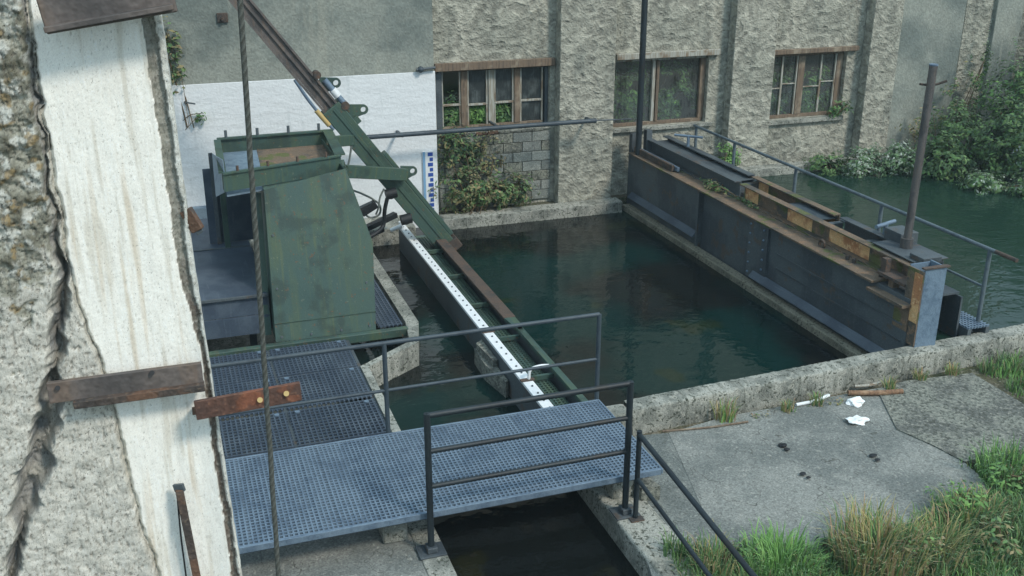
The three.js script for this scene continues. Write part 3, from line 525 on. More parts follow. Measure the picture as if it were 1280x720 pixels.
// ================================================================ rack trough with its white beam
{
  const t = thing('rack_trough', 'green mesh trough with a white bolted beam crossing the basin', 'trough', V(4.2, -1.2, -14));
  const za = -17.7, zb = -9.9;
  part('beam', B(3.89, 4.03, -0.24, -0.2, za, zb, 0.008), M.whiteBeam, t, 'white painted beam with a row of bolts');
  for (let z = za + 0.12; z < zb - 0.05; z += 0.2) part('bolt', cyl(V(3.965, -0.2, z), V(3.965, -0.186, z), 0.015, 0.012, 8), M.steel, t);
  part('side_plate', B(3.90, 3.94, -0.9, -0.243, za, zb), M.steel, t);
  const me = part('mesh_floor', grating(4.04, 4.34, za + 0.3, zb, -0.36, 0.05, 0.06, 0.02, 0.02), M.green, t); me.userData.kind = 'stuff';
  part('floor_sheet', B(3.95, 4.40, -0.46, -0.43, za, zb), M.green, t);
  part('side_plate', B(4.32, 4.50, -0.24, -0.19, -16.95, -12.95, 0.01), M.rust, t, 'rusty brown cover strip');
  part('side_plate', prism([[4.33, 12.95], [4.49, 12.95], [4.49, 12.6], [4.40, 12.35]].map(([x, z]) => [x, z]), 0.04, new THREE.Matrix4().makeBasis(V(1, 0, 0), V(0, 0, -1), V(0, 1, 0)).setPosition(0, -0.24, 0)), M.green, t);
  part('side_rail', B(4.38, 4.47, -0.26, -0.20, -12.6, zb, 0.008), M.green, t);
  part('wall_plate', B(4.44, 4.47, -1.1, -0.245, -16.95, zb), M.steel, t);
  for (let z = -16.4; z < zb; z += 1.3) part('cross_bar', B(4.035, 4.40, -0.34, -0.28, z - 0.025, z + 0.025), M.green, t);
  part('handle', tube([V(3.98, -0.18, -10.95), V(4.0, -0.06, -10.95), V(4.14, -0.04, -10.98), V(4.26, -0.06, -11.0)], 0.02, 12, 6), M.whiteBeam, t);
  part('tie_strap', B(3.87, 4.05, -0.198, -0.18, -12.6, -12.52), M.rust, t); part('tie_strap', B(3.87, 4.05, -0.198, -0.18, -10.98, -10.92), M.rust, t);
  for (const z of [-17.3, -14.6, -10.1]) part('leg', B(4.1, 4.2, -2.7, -0.461, z - 0.05, z + 0.05), M.steel, t);
  const w = onY(600, 425, -0.3), c = thing('concrete_pier', 'small concrete wedge pier standing in the channel against the white beam', 'pier', V(3.75, -2.7, -12.2));
  part('pier', slabXZ([[3.88, -12.6], [3.88, -11.45], [3.84, -11.42], [3.74, -12.0], [3.76, -12.55]], -2.7, -0.42), M.rough, c); part('cap', slabXZ([[3.885, -12.6], [3.885, -11.9], [3.82, -11.9], [3.77, -12.5]], -0.418, -0.32), M.rough, c);
}

// ================================================================ leaning boom
{
  const z = -16.8, D = onZ(300, 0, z).sub(onZ(552, 300, z)).normalize(), A = onZ(552, 300, z).addScaledVector(D, -0.12), N = V(-D.y, D.x, 0).multiplyScalar(-1); // N points up and right
  const at = (s, n = 0, dz = 0) => A.clone().addScaledVector(D, s).addScaledVector(N, n).add(V(0, 0, dz));
  const sOf = (x, y) => onZ(x, y, z).sub(A).dot(D), S1 = sOf(412, 133);
  const t = thing('rake_boom', 'long leaning green and brown steel boom rising over the green hopper', 'boom', A.clone());
  part('outer_beam', bar(at(0.05), at(S1), 0.33, 0.30, 0.015, V(0, 0, 1)), M.green, t);
  part('side_channel', bar(at(0.1, 0.205, -0.04), at(2.0, 0.205, -0.04), 0.07, 0.2, 0.01, V(0, 0, 1)), M.green, t);
  part('cover_plate', bar(at(0.2, 0.03, 0.155), at(S1 - 0.05, 0.03, 0.155), 0.06, 0.02, 0.004, V(0, 0, 1)), M.green, t);
  part('inner_beam', merge([bar(at(S1 - 0.05, 0.12), at(7.2, 0.12), 0.035, 0.26, 0, V(0, 0, 1)), bar(at(S1 - 0.05, -0.12), at(7.2, -0.12), 0.035, 0.26, 0, V(0, 0, 1)), bar(at(S1 - 0.05, 0), at(7.2, 0), 0.2, 0.18, 0, V(0, 0, 1)), bar(at(S1 - 0.05, 0.02, 0.10), at(7.2, 0.02, 0.10), 0.03, 0.05, 0, V(0, 0, 1))]), M.brown, t, 'brown sliding inner beam');
  const lug = (s, len, n0) => { // plate with an eye
    const sh = new THREE.Shape(); sh.moveTo(0, -0.16); sh.lineTo(len, -0.06); sh.absarc(len, 0.02, 0.08, -Math.PI / 2, Math.PI / 2, false); sh.lineTo(0, 0.12); sh.closePath();
    const ho = new THREE.Path(); ho.absarc(len, 0.02, 0.045, 0, 2 * Math.PI, true); sh.holes.push(ho);
    const g = new THREE.ExtrudeGeometry(sh, { depth: 0.05, bevelEnabled: false, curveSegments: 10 }); g.applyMatrix4(new THREE.Matrix4().makeBasis(V(1, 0, 0), V(0, 1, 0), V(0, 0, 1)).setPosition(at(s, n0, 0.03)));
    return part('lug', g, M.green, t);
  };
  const s1 = sOf(398, 106), s2 = sOf(424, 143), s3 = sOf(492, 222); lug(s1, 0.26, 0.1); lug(s2, 0.32, 0.12); lug(s3, 0.2, 0.2);
  part('cylinder', cyl(at(s2 + 0.05, 0.21, 0.08), at(s1 + 0.02, 0.21, 0.08), 0.05), M.galv, t); part('cylinder_collar', cyl(at(s2 + 0.26, 0.21, 0.08), at(s2 + 0.4, 0.21, 0.08), 0.062), M.whiteBeam, t);
  part('pivot_pin', cyl(at(s2 + 0.08, 0.2, -0.02), at(s2 + 0.08, 0.2, 0.16), 0.07), M.rust, t); part('pivot_pin', cyl(at(s1 + 0.16, 0.17, -0.02), at(s1 + 0.16, 0.17, 0.16), 0.06), M.rust, t);
  part('hose', tube([at(S1 + 0.7, -0.15, 0.1), at(S1 + 0.35, -0.19, 0.12), at(S1, -0.2, 0.12), at(S1 - 0.3, -0.19, 0.12)], 0.03, 20, 6), M.galv, t); part('hose_fitting', cyl(at(S1 - 0.2, -0.2, 0.13), at(S1 + 0.12, -0.205, 0.13), 0.04), M.hose, t);
  part('sensor_box', bar(at(S1 - 0.5, 0.2, 0.05), at(S1 - 0.38, 0.2, 0.05), 0.1, 0.1, 0.01, V(0, 0, 1)), M.green, t);
  part('foot_shoe', bar(at(-0.15, 0.02), at(0.06, 0.02), 0.42, 0.34, 0.02, V(0, 0, 1)), M.rust, t);
  part('foot_post', B(A.x - 0.1, A.x + 0.1, -2.7, -0.5, z - 0.12, z + 0.12), M.steel, t);
  for (const [x, y] of [[488, 243], [507, 275]]) { const p = onZ(x, y, z + 0.25); part('hydraulic_fitting', merge([cyl(V(p.x - 0.08, p.y, p.z), V(p.x + 0.1, p.y + 0.03, p.z), 0.09), cyl(V(p.x, p.y, p.z - 0.1), V(p.x, p.y, p.z + 0.06), 0.07)]), M.black, t); }
  const q = (x, y, dz = 0.2) => onZ(x, y, z + dz);
  single('cable', tube([q(440, 178), q(437, 198), q(434, 215), q(436, 234), q(452, 242), q(466, 249), q(475, 257), q(474, 268), q(463, 272), q(454, 266)], 0.018, 50, 6), M.cable, 'thin grey cable looping between the boom and the hopper', 'cable');
  single('cable', tube([q(480, 236, 0.28), q(475, 247, 0.3), q(473, 260, 0.3), q(470, 268, 0.26)], 0.016, 24, 6), M.cable, 'short grey cable hanging below the boom lug arm', 'cable');
  single('hydraulic_hose', tube([q(484, 248, 0.3), q(481, 262, 0.3), q(479, 282, 0.3), q(472, 290, 0.4), q(455, 300, 0.5)], 0.035, 30, 8), M.black, 'thick black hydraulic hose dropping from the boom to the ledge', 'hose');
  const s = thing('lamp_fitting', 'black angular sensor housing hung beside the hopper chute', 'sensor', q(462, 260, 0.25)), p = q(460, 261, 0.25);
  part('housing', bar(p.clone().add(V(-0.12, -0.06, 0)), p.clone().add(V(0.14, 0.08, 0)), 0.16, 0.12, 0.01), M.black, s); part('bracket', bar(p.clone().add(V(-0.3, -0.02, 0)), p.clone().add(V(0.06, 0.12, 0.02)), 0.03, 0.03), M.steel, s);
  const wv = thing('drain_valve', 'small white T-shaped valve handle at the far end of the white beam', 'valve', V(3.95, -0.3, -17.75));
  part('handle', cyl(onZ(488, 288, -17.4), onZ(502, 282, -17.4), 0.035), M.whiteBeam, wv); part('stem', cyl(V(3.95, -0.34, -17.5), onZ(500, 277, -17.45), 0.03), M.whiteBeam, wv);
  single('cable_duct', merge([bar(V(2.7, -0.3, -17.4), V(3.9, -0.05, -17.9), 0.12, 0.09), bar(V(2.75, -0.32, -17.15), V(3.6, -0.22, -17.6), 0.06, 0.06)]), M.black, 'black cable duct lying on the ledge under the boom', 'duct');
}
// ================================================================ sluice gate
{
  const t = thing('sluice_gate', 'long riveted steel sluice gate with rusty top beams holding back the river', 'gate', V(9.3, -1.5, -14.4));
  part('sill_beam', B(8.80, 8.99, -1.2, -0.54, -18.7, -10.2, 0.02), std(T.oldConcrete, 0.95, 0.01, { color: new THREE.Color(0.62, 0.58, 0.5) }), t, 'pale weathered sill beam at the waterline');
  const skin = (x, z0, z1) => part('skin_plate', B(x, 9.12, -1.4, 0.5, z0, z1, 0.006), M.steel, t);
  skin(8.97, -18.7, -15.82); skin(9.05, -15.818, -13.95); skin(9.0, -13.948, -10.22);
  const strip = (z0, z1, y) => part('lower_flange', bar(V(8.93, y, z0), V(8.93, y, z1), 0.14, 0.03, 0, V(-0.75, 0.66, 0)), M.blueSteel, t);
  strip(-18.6, -15.85, -0.33); strip(-13.9, -10.3, -0.40);
  for (const y of [-0.12, 0.12]) part('rib', B(8.985, 8.999, y - 0.012, y + 0.012, -13.3, -10.3), M.steel, t);
  const rp = part('rivet_plate', B(8.955, 8.999, -0.5, 0.49, -14.12, -13.55, 0.004), M.steel, t, 'riveted joint plate');
  for (let i = 0; i < 6; i++) for (const z of [-14.06, -13.66]) part('rivet', new THREE.SphereGeometry(0.022, 8, 6).translate(8.95, -0.42 + i * 0.165, z), M.galv, rp);
  part('joint_strip', B(8.94, 8.968, -0.6, 0.5, -15.86, -15.80), M.steel, t);
  part('top_flange', B(8.90, 9.30, 0.502, 0.535, -18.7, -10.9, 0.006), M.mossRust, t, 'rusty mossy top flange');
  // channel beams on top: web with two flanges, pieces bolted end to end
  const chan = (x, z0, z1, m) => part('channel_beam', merge([B(x, x + 0.02, 0.56, 0.80, z0, z1), B(x - 0.11, x + 0.02, 0.801, 0.82, z0, z1), B(x - 0.11, x + 0.02, 0.536, 0.558, z0, z1)]), m, t);
  chan(9.33, -18.7, -15.1, M.steel); chan(9.33, -14.95, -10.45, M.mossRust); chan(9.77, -18.7, -15.4, M.steel); chan(9.77, -15.3, -12.9, M.mossRust); chan(9.77, -12.75, -10.6, M.steel);
  part('channel_beam', B(9.07, 9.12, 0.56, 0.64, -18.6, -16.9, 0.006), M.galv, t); part('channel_beam', B(9.0, 9.06, 0.54, 0.66, -18.65, -17.0, 0.006), M.rust, t);
  for (const [x, z0, z1] of [[9.33, -14.9, -14.5], [9.33, -13.62, -12.95], [9.33, -12.5, -11.55], [9.77, -13.65, -13.0], [9.77, -15.2, -14.9]]) part('sunlit_rust_patch', B(x - 0.006, x - 0.001, 0.562, 0.798, z0, z1), M.sunlitRust, t, 'orange rust on the web with sunlight painted into its colour');  // sun patches on the rusty webs, painted in as lighter colour
  for (const z of [-15.25, -13.9, -12.82, -11.9]) part('cross_plate', B(9.36, 9.755, 0.6, 0.72, z - 0.05, z + 0.05), M.steel, t);
  part('deck_plate', B(9.36, 9.76, 0.735, 0.75, -18.6, -15.35), M.steel, t); part('deck_plate', B(9.36, 9.76, 0.735, 0.75, -13.8, -12.95), M.greyRail, t); part('deck_plate', B(9.3, 9.86, 0.842, 0.86, -11.5, -10.6, 0.005), M.steel, t);
  part('floor_plate', B(9.14, 9.95, 0.40, 0.43, -18.7, -10.4), M.steel, t);
  part('rear_plate', B(9.90, 9.93, -1.4, 0.395, -18.7, -10.3), M.steel, t);
  part('lifting_bar', merge([cyl(V(9.55, 0.98, -11.75), V(9.98, 0.98, -11.9), 0.03), cyl(V(9.77, 0.83, -11.82), V(9.77, 0.98, -11.82), 0.035)]), M.galv, t);
  part('lifting_bar', merge([cyl(V(9.5, 1.02, -17.9), V(9.9, 1.02, -17.5), 0.025), cyl(V(9.7, 0.8, -17.7), V(9.7, 1.02, -17.7), 0.03)]), M.galv, t);
  part('lift_box', B(9.62, 9.92, 0.825, 1.0, -11.66, -11.3, 0.01), M.steel, t);
  part('guide_block', B(9.36, 9.66, 0.86, 0.93, -10.78, -10.5, 0.008), M.steel, t);
  part('ring_bolt', new THREE.TorusGeometry(0.06, 0.02, 8, 16).rotateY(Math.PI / 2).translate(9.1, 0.58, -12.35), M.rust, t);
  for (const z of [-11.75, -11.6, -11.0]) part('bolt', cyl(V(9.12, 0.535, z), V(9.12, 0.6, z), 0.03), M.rust, t);
  // end column, hollow
  const cx0 = 9.03, cx1 = 9.36, cz0 = -10.36, cz1 = -10.06, cy = 0.97;
  part('end_column', merge([B(cx0, cx1, -0.4, cy, cz1 - 0.02, cz1), B(cx1 - 0.02, cx1, -0.4, cy, cz0, cz1 - 0.021), B(cx0, cx1, -0.4, cy - 0.02, cz0, cz0 + 0.02)]), std(T.galv, 0.6, 0.004, { color: new THREE.Color(0.85, 0.9, 0.92) }), t, 'pale grey hollow end column');
  part('column_side', B(cx0 - 0.02, cx0 - 0.001, -0.1, cy - 0.04, cz0, cz1 - 0.004), M.mossRust, t); part('sunlit_rust_patch', B(cx0 - 0.025, cx0 - 0.021, 0.22, cy - 0.08, cz0 + 0.14, cz1 - 0.01), M.sunlitRust, t); part('column_lip', B(cx0 - 0.03, cx1 + 0.04, cy + 0.001, cy + 0.02, cz1 - 0.05, cz1 + 0.02), M.rust, t);  // column patch shares the rust colour with painted-in sunlight
  part('end_bracket', merge([B(8.86, 9.02, 0.40, 0.44, -10.95, -10.2), B(8.99, 9.012, 0.05, 0.40, -10.5, -10.22), B(9.05, 9.15, 0.45, 0.6, -10.75, -10.65)]), M.mossRust, t); part('end_bracket', B(9.0, 9.24, 0.62, 0.66, -10.95, -10.37), M.rust, t);
  part('end_post', B(9.06, 9.14, 0.661, 0.84, -10.95, -10.85), M.rust, t);
  // posts
  const p0 = onX(1133, 307, 9.6), p1 = onX(1167, 82, 9.6);
  part('tall_post', cyl(V(p0.x, 0.861, p0.z), V(p1.x, p1.y, p1.z), 0.055), M.postSteel, t, 'tall grey steel post'); part('post_collar', cyl(V(p0.x, 0.861, p0.z), V(p0.x, 1.0, p0.z), 0.085), M.postSteel, t); part('post_cap', cyl(V(p1.x, p1.y, p1.z), V(p1.x, p1.y + 0.02, p1.z), 0.058), M.galv, t);
  part('hook_bar', tube([V(p1.x - 0.13, p1.y - 0.24, p1.z - 0.05), V(p1.x, p1.y - 0.26, p1.z - 0.068), V(p1.x + 0.14, p1.y - 0.26, p1.z - 0.06), V(p1.x + 0.25, p1.y - 0.21, p1.z)], 0.016, 16, 6), M.rust, t);
  part('tall_post', cyl(V(9.0, 0.54, -18.45), V(9.0, 4.6, -18.45), 0.06), M.darkRail, t);
  part('end_post', B(9.2, 9.32, 0.55, 1.0, -18.64, -18.5), M.steel, t); part('end_post', B(8.98, 9.12, -1.2, 0.9, -18.84, -18.705), M.steel, t);
  // service walkway with its own rail on the river side
  const g = part('walkway', grating(9.95, 10.32, -18.6, -10.15, 0.0, 0.05, 0.06, 0.018, 0.03), M.galv, t); g.userData.kind = 'stuff';
  part('walkway_beam', B(9.96, 10.02, -0.18, -0.031, -18.6, -10.15), M.steel, t); part('walkway_beam', B(10.26, 10.32, -0.18, -0.031, -18.6, -10.15), M.steel, t);
  const hz0 = -18.5, hz1 = -9.85;
  const hr = part('handrail', cyl(V(10.25, 1.03, hz0), V(10.25, 1.03, hz1), 0.026), M.paleRail, t, 'grey pipe handrail on the river side'); part('middle_rail', cyl(V(10.25, 0.5, hz0), V(10.25, 0.5, -10.3), 0.018), M.paleRail, hr); part('rusty_end', cyl(V(10.25, 1.03, -10.2), V(10.25, 1.03, -9.83), 0.028), M.rust, hr);
  for (const z of [-18.4, -16.9, -14.85, -12.55, -10.3]) part('post', cyl(V(10.25, 0.0, z), V(10.25, 1.03, z), 0.03), M.paleRail, hr);
}

// ================================================================ near wall, its irons, the rope
const edgePix = [[-60, 190], [22, 203], [340, 245], [477, 266], [604, 285], [720, 303], [800, 315]];
const interp = (tab, y) => { for (let i = 0; i < tab.length - 1; i++) if (y <= tab[i + 1][0]) { const t = (y - tab[i][0]) / (tab[i + 1][0] - tab[i][0]); return tab[i][1] + t * (tab[i + 1][1] - tab[i][1]); } return tab[tab.length - 1][1]; };
{
  const bandPix = [[-60, 165], [30, 178], [310, 220], [340, 223], [445, 253], [525, 261], [720, 290], [800, 302]];
  const whitePix = [[-60, 30], [55, 43], [150, 55], [250, 75], [340, 88], [393, 103], [459, 129], [509, 142], [577, 158], [646, 174], [720, 200], [800, 225]];
  const fisPix = [[-60, 22], [55, 38], [150, 48], [250, 66], [345, 78], [410, 74], [460, 70], [530, 60], [600, 40], [660, 27], [720, 15], [800, 0]];
  const fisW = [[-60, 4], [55, 5], [300, 6], [345, 10], [430, 13], [520, 22], [600, 20], [660, 13], [720, 9], [800, 8]];
  const ZL = -2.5, rows = 560, cols = 240, back = 10;
  const pos = [], col = [], cls = [];
  for (let j = 0; j <= rows; j++) {
    const v = -50 + 840 * j / rows, pe = interp(edgePix, v);
    for (let i = 0; i <= cols + back; i++) {
      const u = i <= cols ? -60 + (pe + 60) * i / cols : pe;
      const w = onZ(u, v, ZL), X = w.x * 14, Y = w.y * 14;
      const jag = 5 * f3(X * 0.9, Y * 0.9, 2, 4) * 2 + 3 * n3(X * 3, Y * 3, 9);
      const dB = u - interp(bandPix, v) - 0.5 * jag, dW = u - interp(whitePix, v) - jag * 0.7, dF = Math.abs(u - interp(fisPix, v) - jag * 1.3) - interp(fisW, v) * (0.75 + 0.9 * n3(Y * 0.8, 3, 1));
      let h, c, k;
      const fine = f3(X * 7, Y * 7, 4, 3), vein = f3(X * 2.2, Y * 0.7, 5, 4), mid = f3(X * 1.6, Y * 1.6, 6, 4), drip = f3(X * 3.2, Y * 0.16, 7, 4), pits = f3(X * 9, Y * 4, 8, 2);
      if (dF < 0 && dW < 0) { k = 1; h = -0.05 * sm(0, 9, -dF) - 0.004 + 0.03 * mid + 0.008 * fine; c = mix([0.27, 0.28, 0.29], [0.38, 0.37, 0.34], clamp(0.5 + 1.6 * mid)); }
      else if (dW >= 0 && dB < 0) {
        k = 0; h = 0.0008 * fine + 0.003 * vein; c = mix([0.92, 0.91, 0.87], [0.66, 0.62, 0.54], sm(0.06, 0.26, drip) * 0.6);
        c = mix(c, [0.62, 0.46, 0.28], sm(0.16, 0.3, f3(X * 2.6, Y * 0.1, 17, 3)) * 0.28);
        const gp = f3(X * 16, Y * 5, 12, 2); if (gp > 0.29) { c = mix(c, [0.5, 0.49, 0.45], 0.5); h -= 0.001; }
        h -= 0.012 * (1 - sm(0, 3, dW));
      } else if (dB >= 0) {
        const q = dB / Math.max(6, pe - interp(bandPix, v)); k = 2;
        if (q < 0.66) { h = -0.012 + 0.004 * fine + 0.01 * mid; c = mix([0.30, 0.30, 0.27], [0.17, 0.14, 0.12], clamp(sm(260, 520, v) + 1.2 * mid)); c = mix(c, [0.5, 0.49, 0.45], clamp(fine * 1.6)); }
        else { h = 0.002 + 0.006 * mid + 0.003 * fine; c = mix([0.74, 0.74, 0.70], [0.40, 0.37, 0.32], clamp(1.6 * mid + 0.8 * fine)); }
      } else {
        k = 1; const left = u < interp(fisPix, v); // rubble or old plaster
        const lich = sm(20, -20, v - 395 + 1.9 * Math.max(0, u - 22) + 200 * mid) * (left ? 1 : 0);
        const plaster = mix([0.66, 0.645, 0.60], [0.50, 0.49, 0.45], clamp(0.35 + 1.6 * mid));
        let stone = mix([0.36, 0.36, 0.31], [0.15, 0.145, 0.11], clamp(0.5 + 2.6 * mid)); stone = mix(stone, [0.52, 0.53, 0.50], sm(0.0, 0.16, f3(X * 1.7, Y * 1.7, 21, 5))); stone = mix(stone, [0.28, 0.20, 0.09], sm(0.12, 0.24, f3(X * 2.0, Y * 2.0, 31, 4)) * 0.75);
        c = mix(plaster, stone, lich); if (pits > 0.2) c = mix(c, [0.20, 0.19, 0.17], 0.5);
        if (fine > 0.24 - 0.1 * lich) c = mix(c, [0.13, 0.13, 0.11], 0.5 * lich + 0.12);
        h = (left ? 0.022 : 0.012) + lich * (0.028 * mid + 0.005 * fine) + (1 - lich) * (0.010 * mid + 0.0016 * fine) - (pits > 0.2 ? 0.003 : 0);
        h *= left ? sm(0, 4, dF) * 0.9 + 0.1 : sm(0, 2, dF); if (!left) h = Math.max(h, -0.01) ;
        if (!left) h -= 0.026 * sm(-5, -1.5, dW);
      }
      let z = ZL + h;
      if (i > cols) { const b = (i - cols) / back; z = ZL - 0.01 - 0.55 * b * b; const f = 0.006 * f3(z * 30, Y, 3, 3); w.x += f; c = mix([0.60, 0.59, 0.55], [0.36, 0.34, 0.30], clamp(0.4 + 1.5 * f3(z * 20, Y, 1, 3))); k = 2; }
      else if (i === cols) z -= 0.008;
      pos.push(w.x, w.y, z); const gr = 1 + 0.12 * n3(X * 22, Y * 22, 1); col.push(c[0] * gr, c[1] * gr, c[2] * gr); cls.push(k);
    }
  }
  const W = cols + back + 1, sets = [[], [], []];
  for (let j = 0; j < rows; j++) for (let i = 0; i < W - 1; i++) { const a = j * W + i; const k = cls[a]; sets[k].push(a, a + W, a + 1, a + 1, a + W, a + W + 1); }
  const full = new THREE.BufferGeometry(); full.setAttribute('position', new THREE.Float32BufferAttribute(pos, 3)); full.setAttribute('color', new THREE.Float32BufferAttribute(col, 3)); full.setIndex(sets.flat()); full.computeVertexNormals();
  const wallMat = new THREE.MeshStandardMaterial({ vertexColors: true, roughness: 0.95, map: T.grit.map, bumpMap: T.grit.bumpMap, bumpScale: 0.0015 }), whiteMat = new THREE.MeshStandardMaterial({ vertexColors: true, roughness: 0.92, map: T.gritWhite.map, bumpMap: T.gritWhite.bumpMap, bumpScale: 0.0008 });
  const t = thing('plaster_wall', 'crumbling plaster wall corner with a white band, bare stone and rusty irons', 'wall', V(-0.3, YG, -2.8));
  ['white_render', 'bare_masonry', 'corner_edge'].forEach((n, k) => {
    const g = new THREE.BufferGeometry(); for (const key of ['position', 'color', 'normal']) g.setAttribute(key, full.attributes[key].clone()); g.setIndex(sets[k]); const f = g.toNonIndexed(); boxUV(f); f.userData.hasUV = true; part(n, f, k ? wallMat : whiteMat, t);
  });
  const e0 = onZ(interp(edgePix, 780), 780, ZL).x;
  part('lower_wall', B(-6, e0 - 0.005, YG, onZ(300, 785, ZL).y, -3.05, ZL - 0.02), M.oldConcrete, t);
  part('upper_wall', B(-6, onZ(195, -45, ZL).x, onZ(200, -45, ZL).y, 8, -3.05, ZL - 0.02), M.oldConcrete, t);
  part('core', B(-6, -0.02, onZ(300, 785, ZL).y + 0.002, onZ(200, -45, ZL).y - 0.002, -3.05, ZL - 0.14), M.oldConcrete, t);
  part('left_wall', B(-6, onZ(-56, 400, ZL).x, onZ(300, 785, ZL).y + 0.003, onZ(200, -45, ZL).y - 0.003, ZL - 0.058, ZL + 0.005), M.oldConcrete, t);
  // irons
  const q = (x, y, z = -2.46) => onZ(x, y, z);
  const b1 = thing('angle_iron', 'dark rusty angle iron fixed across the white plaster band', 'iron bar', q(150, 480)); { const a = q(60, 491), c = q(253, 465); part('face', bar(a, c, 0.014, 0.054, 0.002), M.brown, b1); part('flange', bar(q(92, 504.5, -2.452), q(256, 482, -2.452), 0.03, 0.02, 0.003), M.rust, b1); for (const [x, y] of [[72, 485], [190, 466]]) part('bolt', cyl(q(x, y, -2.455), q(x, y, -2.445), 0.006), M.black, b1); }
  const b2 = thing('flat_iron', 'red rusty flat iron sticking out past the wall corner', 'iron bar', q(300, 500)); { part('bar', bar(q(244, 513, -2.42), q(376, 488.5, -2.42), 0.012, 0.051, 0.002), std(T.rust, 0.85, 0.004, { color: new THREE.Color(1.35, 0.95, 0.85) }), b2); for (const [x, y] of [[325, 500], [358, 492]]) part('bolt', cyl(q(x, y, -2.417), q(x, y, -2.407), 0.007), M.hose, b2); part('shank', bar(q(248, 513, -2.44), q(250, 513, -2.52), 0.03, 0.02), M.rust, b2); }
  const b3 = thing('steel_beam', 'thick dark rusty beam crossing the top of the white plaster band', 'beam', q(140, 10)); { const a = q(52, 20, -2.44), c = q(217, -8, -2.44); part('web', bar(a, c, 0.03, 0.075, 0.004), M.brown, b3); part('flange', bar(q(56, 36, -2.43), q(216, 7, -2.43), 0.06, 0.012, 0.002), M.brown, b3); }
  const b4 = thing('iron_rod', 'thin dark rusty iron leaning against the lower white plaster', 'iron bar', q(236, 700)); { part('rod', bar(q(224, 612, -2.46), q(262, 800, -2.46), 0.018, 0.02, 0.002), M.rust, b4); part('hook', bar(q(218, 610, -2.47), q(230, 609, -2.455), 0.008, 0.02), M.steel, b4); part('wire', tube([q(221, 615, -2.465), q(226, 670, -2.455), q(233, 725, -2.46), q(240, 800, -2.46)], 0.0025, 20, 5), M.black, b4); }
  const b5 = thing('iron_stub', 'short brown iron stub at the wall corner', 'iron stub', q(240, 275)); part('stub', bar(q(232, 262, -2.51), q(248, 288, -2.5), 0.02, 0.03, 0.003), M.rust, b5); part('tip', bar(q(246, 285, -2.5), q(251, 291, -2.5), 0.012, 0.018, 0.002), M.steel, b5);
  const pts = []; for (let i = 0; i <= 60; i++) { const v = -400 + i * 26; const p = onZ(300 + 0.0667 * v + 1.2 * n3(i * 0.5, 2, 3), v, -2.3); pts.push(p); }
  const rg = tube(pts, 0.0062, 240, 8); const uv = rg.attributes.uv; for (let i = 0; i < uv.count; i++) uv.setXY(i, uv.getX(i) * 4.2, uv.getY(i) * 0.06);
  single('rope', rg, M.rope, 'grey twisted rope hanging in front of the wall corner', 'rope');
}
// ================================================================ plants
// leaves spread through ellipsoids; each leaf a bent pair of faces
function leaves(blobs, seed) {
  const r = rng(seed), pos = [], col = []; const a = V(), n = V(), u = V(), w = V();
  for (const b of blobs) for (let i = 0; i < b.n; i++) {
    do { a.set(r() * 2 - 1, r() * 2 - 1, r() * 2 - 1); } while (a.lengthSq() > 1);
    const L = Math.pow(a.length(), 0.45); a.normalize();
    const lump = 0.78 + 0.75 * n3(a.x * 2.3 + seed, a.y * 2.3, a.z * 2.3); a.multiplyScalar(L * lump);
    const c = V(b.c[0] + a.x * b.r[0], b.c[1] + a.y * b.r[1], b.c[2] + a.z * b.r[2]);
    if (n3(c.x * 3.1, c.y * 3.1, c.z * 3.1) < (b.gap ?? -0.22)) continue;
    if (b.minY !== undefined && c.y < b.minY) continue; if (b.minZ !== undefined && c.z < b.minZ) continue;
    const s = b.s * (0.6 + 0.8 * r()); n.set(a.x + r() - 0.5, a.y + 0.6 + r() - 0.5, a.z + r() - 0.5).normalize(); u.set(r() - 0.5, r() - 0.5, r() - 0.5).cross(n).normalize(); w.crossVectors(n, u);
    const p0 = c.clone().addScaledVector(u, -s), p1 = c.clone().addScaledVector(w, s * 0.42).addScaledVector(n, s * 0.15), p2 = c.clone().addScaledVector(u, s), p3 = c.clone().addScaledVector(w, -s * 0.42).addScaledVector(n, s * 0.15);
    for (const p of [p0, p3, p1, p3, p2, p1]) pos.push(p.x, p.y, p.z);
    const cc = b.cols[Math.floor(r() * b.cols.length)], k = 1.25 + 0.9 * r(); for (let q = 0; q < 6; q++) col.push(cc[0] * k, cc[1] * k, cc[2] * k);
  }
  const g = new THREE.BufferGeometry(); g.setAttribute('position', new THREE.Float32BufferAttribute(pos, 3)); g.setAttribute('color', new THREE.Float32BufferAttribute(col, 3)); g.setAttribute('uv', new THREE.Float32BufferAttribute(new Float32Array(pos.length / 3 * 2), 2)); g.computeVertexNormals(); g.userData.hasUV = true; return g;
}
const GR = { green: [[0.05, 0.11, 0.03], [0.07, 0.14, 0.04], [0.04, 0.085, 0.035], [0.09, 0.15, 0.05]], dark: [[0.03, 0.065, 0.03], [0.04, 0.08, 0.035], [0.055, 0.10, 0.04]], white: [[0.16, 0.21, 0.15], [0.26, 0.29, 0.25], [0.05, 0.1, 0.04], [0.06, 0.12, 0.05], [0.05, 0.10, 0.04], [0.08, 0.14, 0.06]], dry: [[0.16, 0.14, 0.06], [0.11, 0.12, 0.05], [0.07, 0.11, 0.04], [0.20, 0.16, 0.08]], bright: [[0.10, 0.20, 0.05], [0.13, 0.24, 0.06], [0.07, 0.15, 0.04]] };
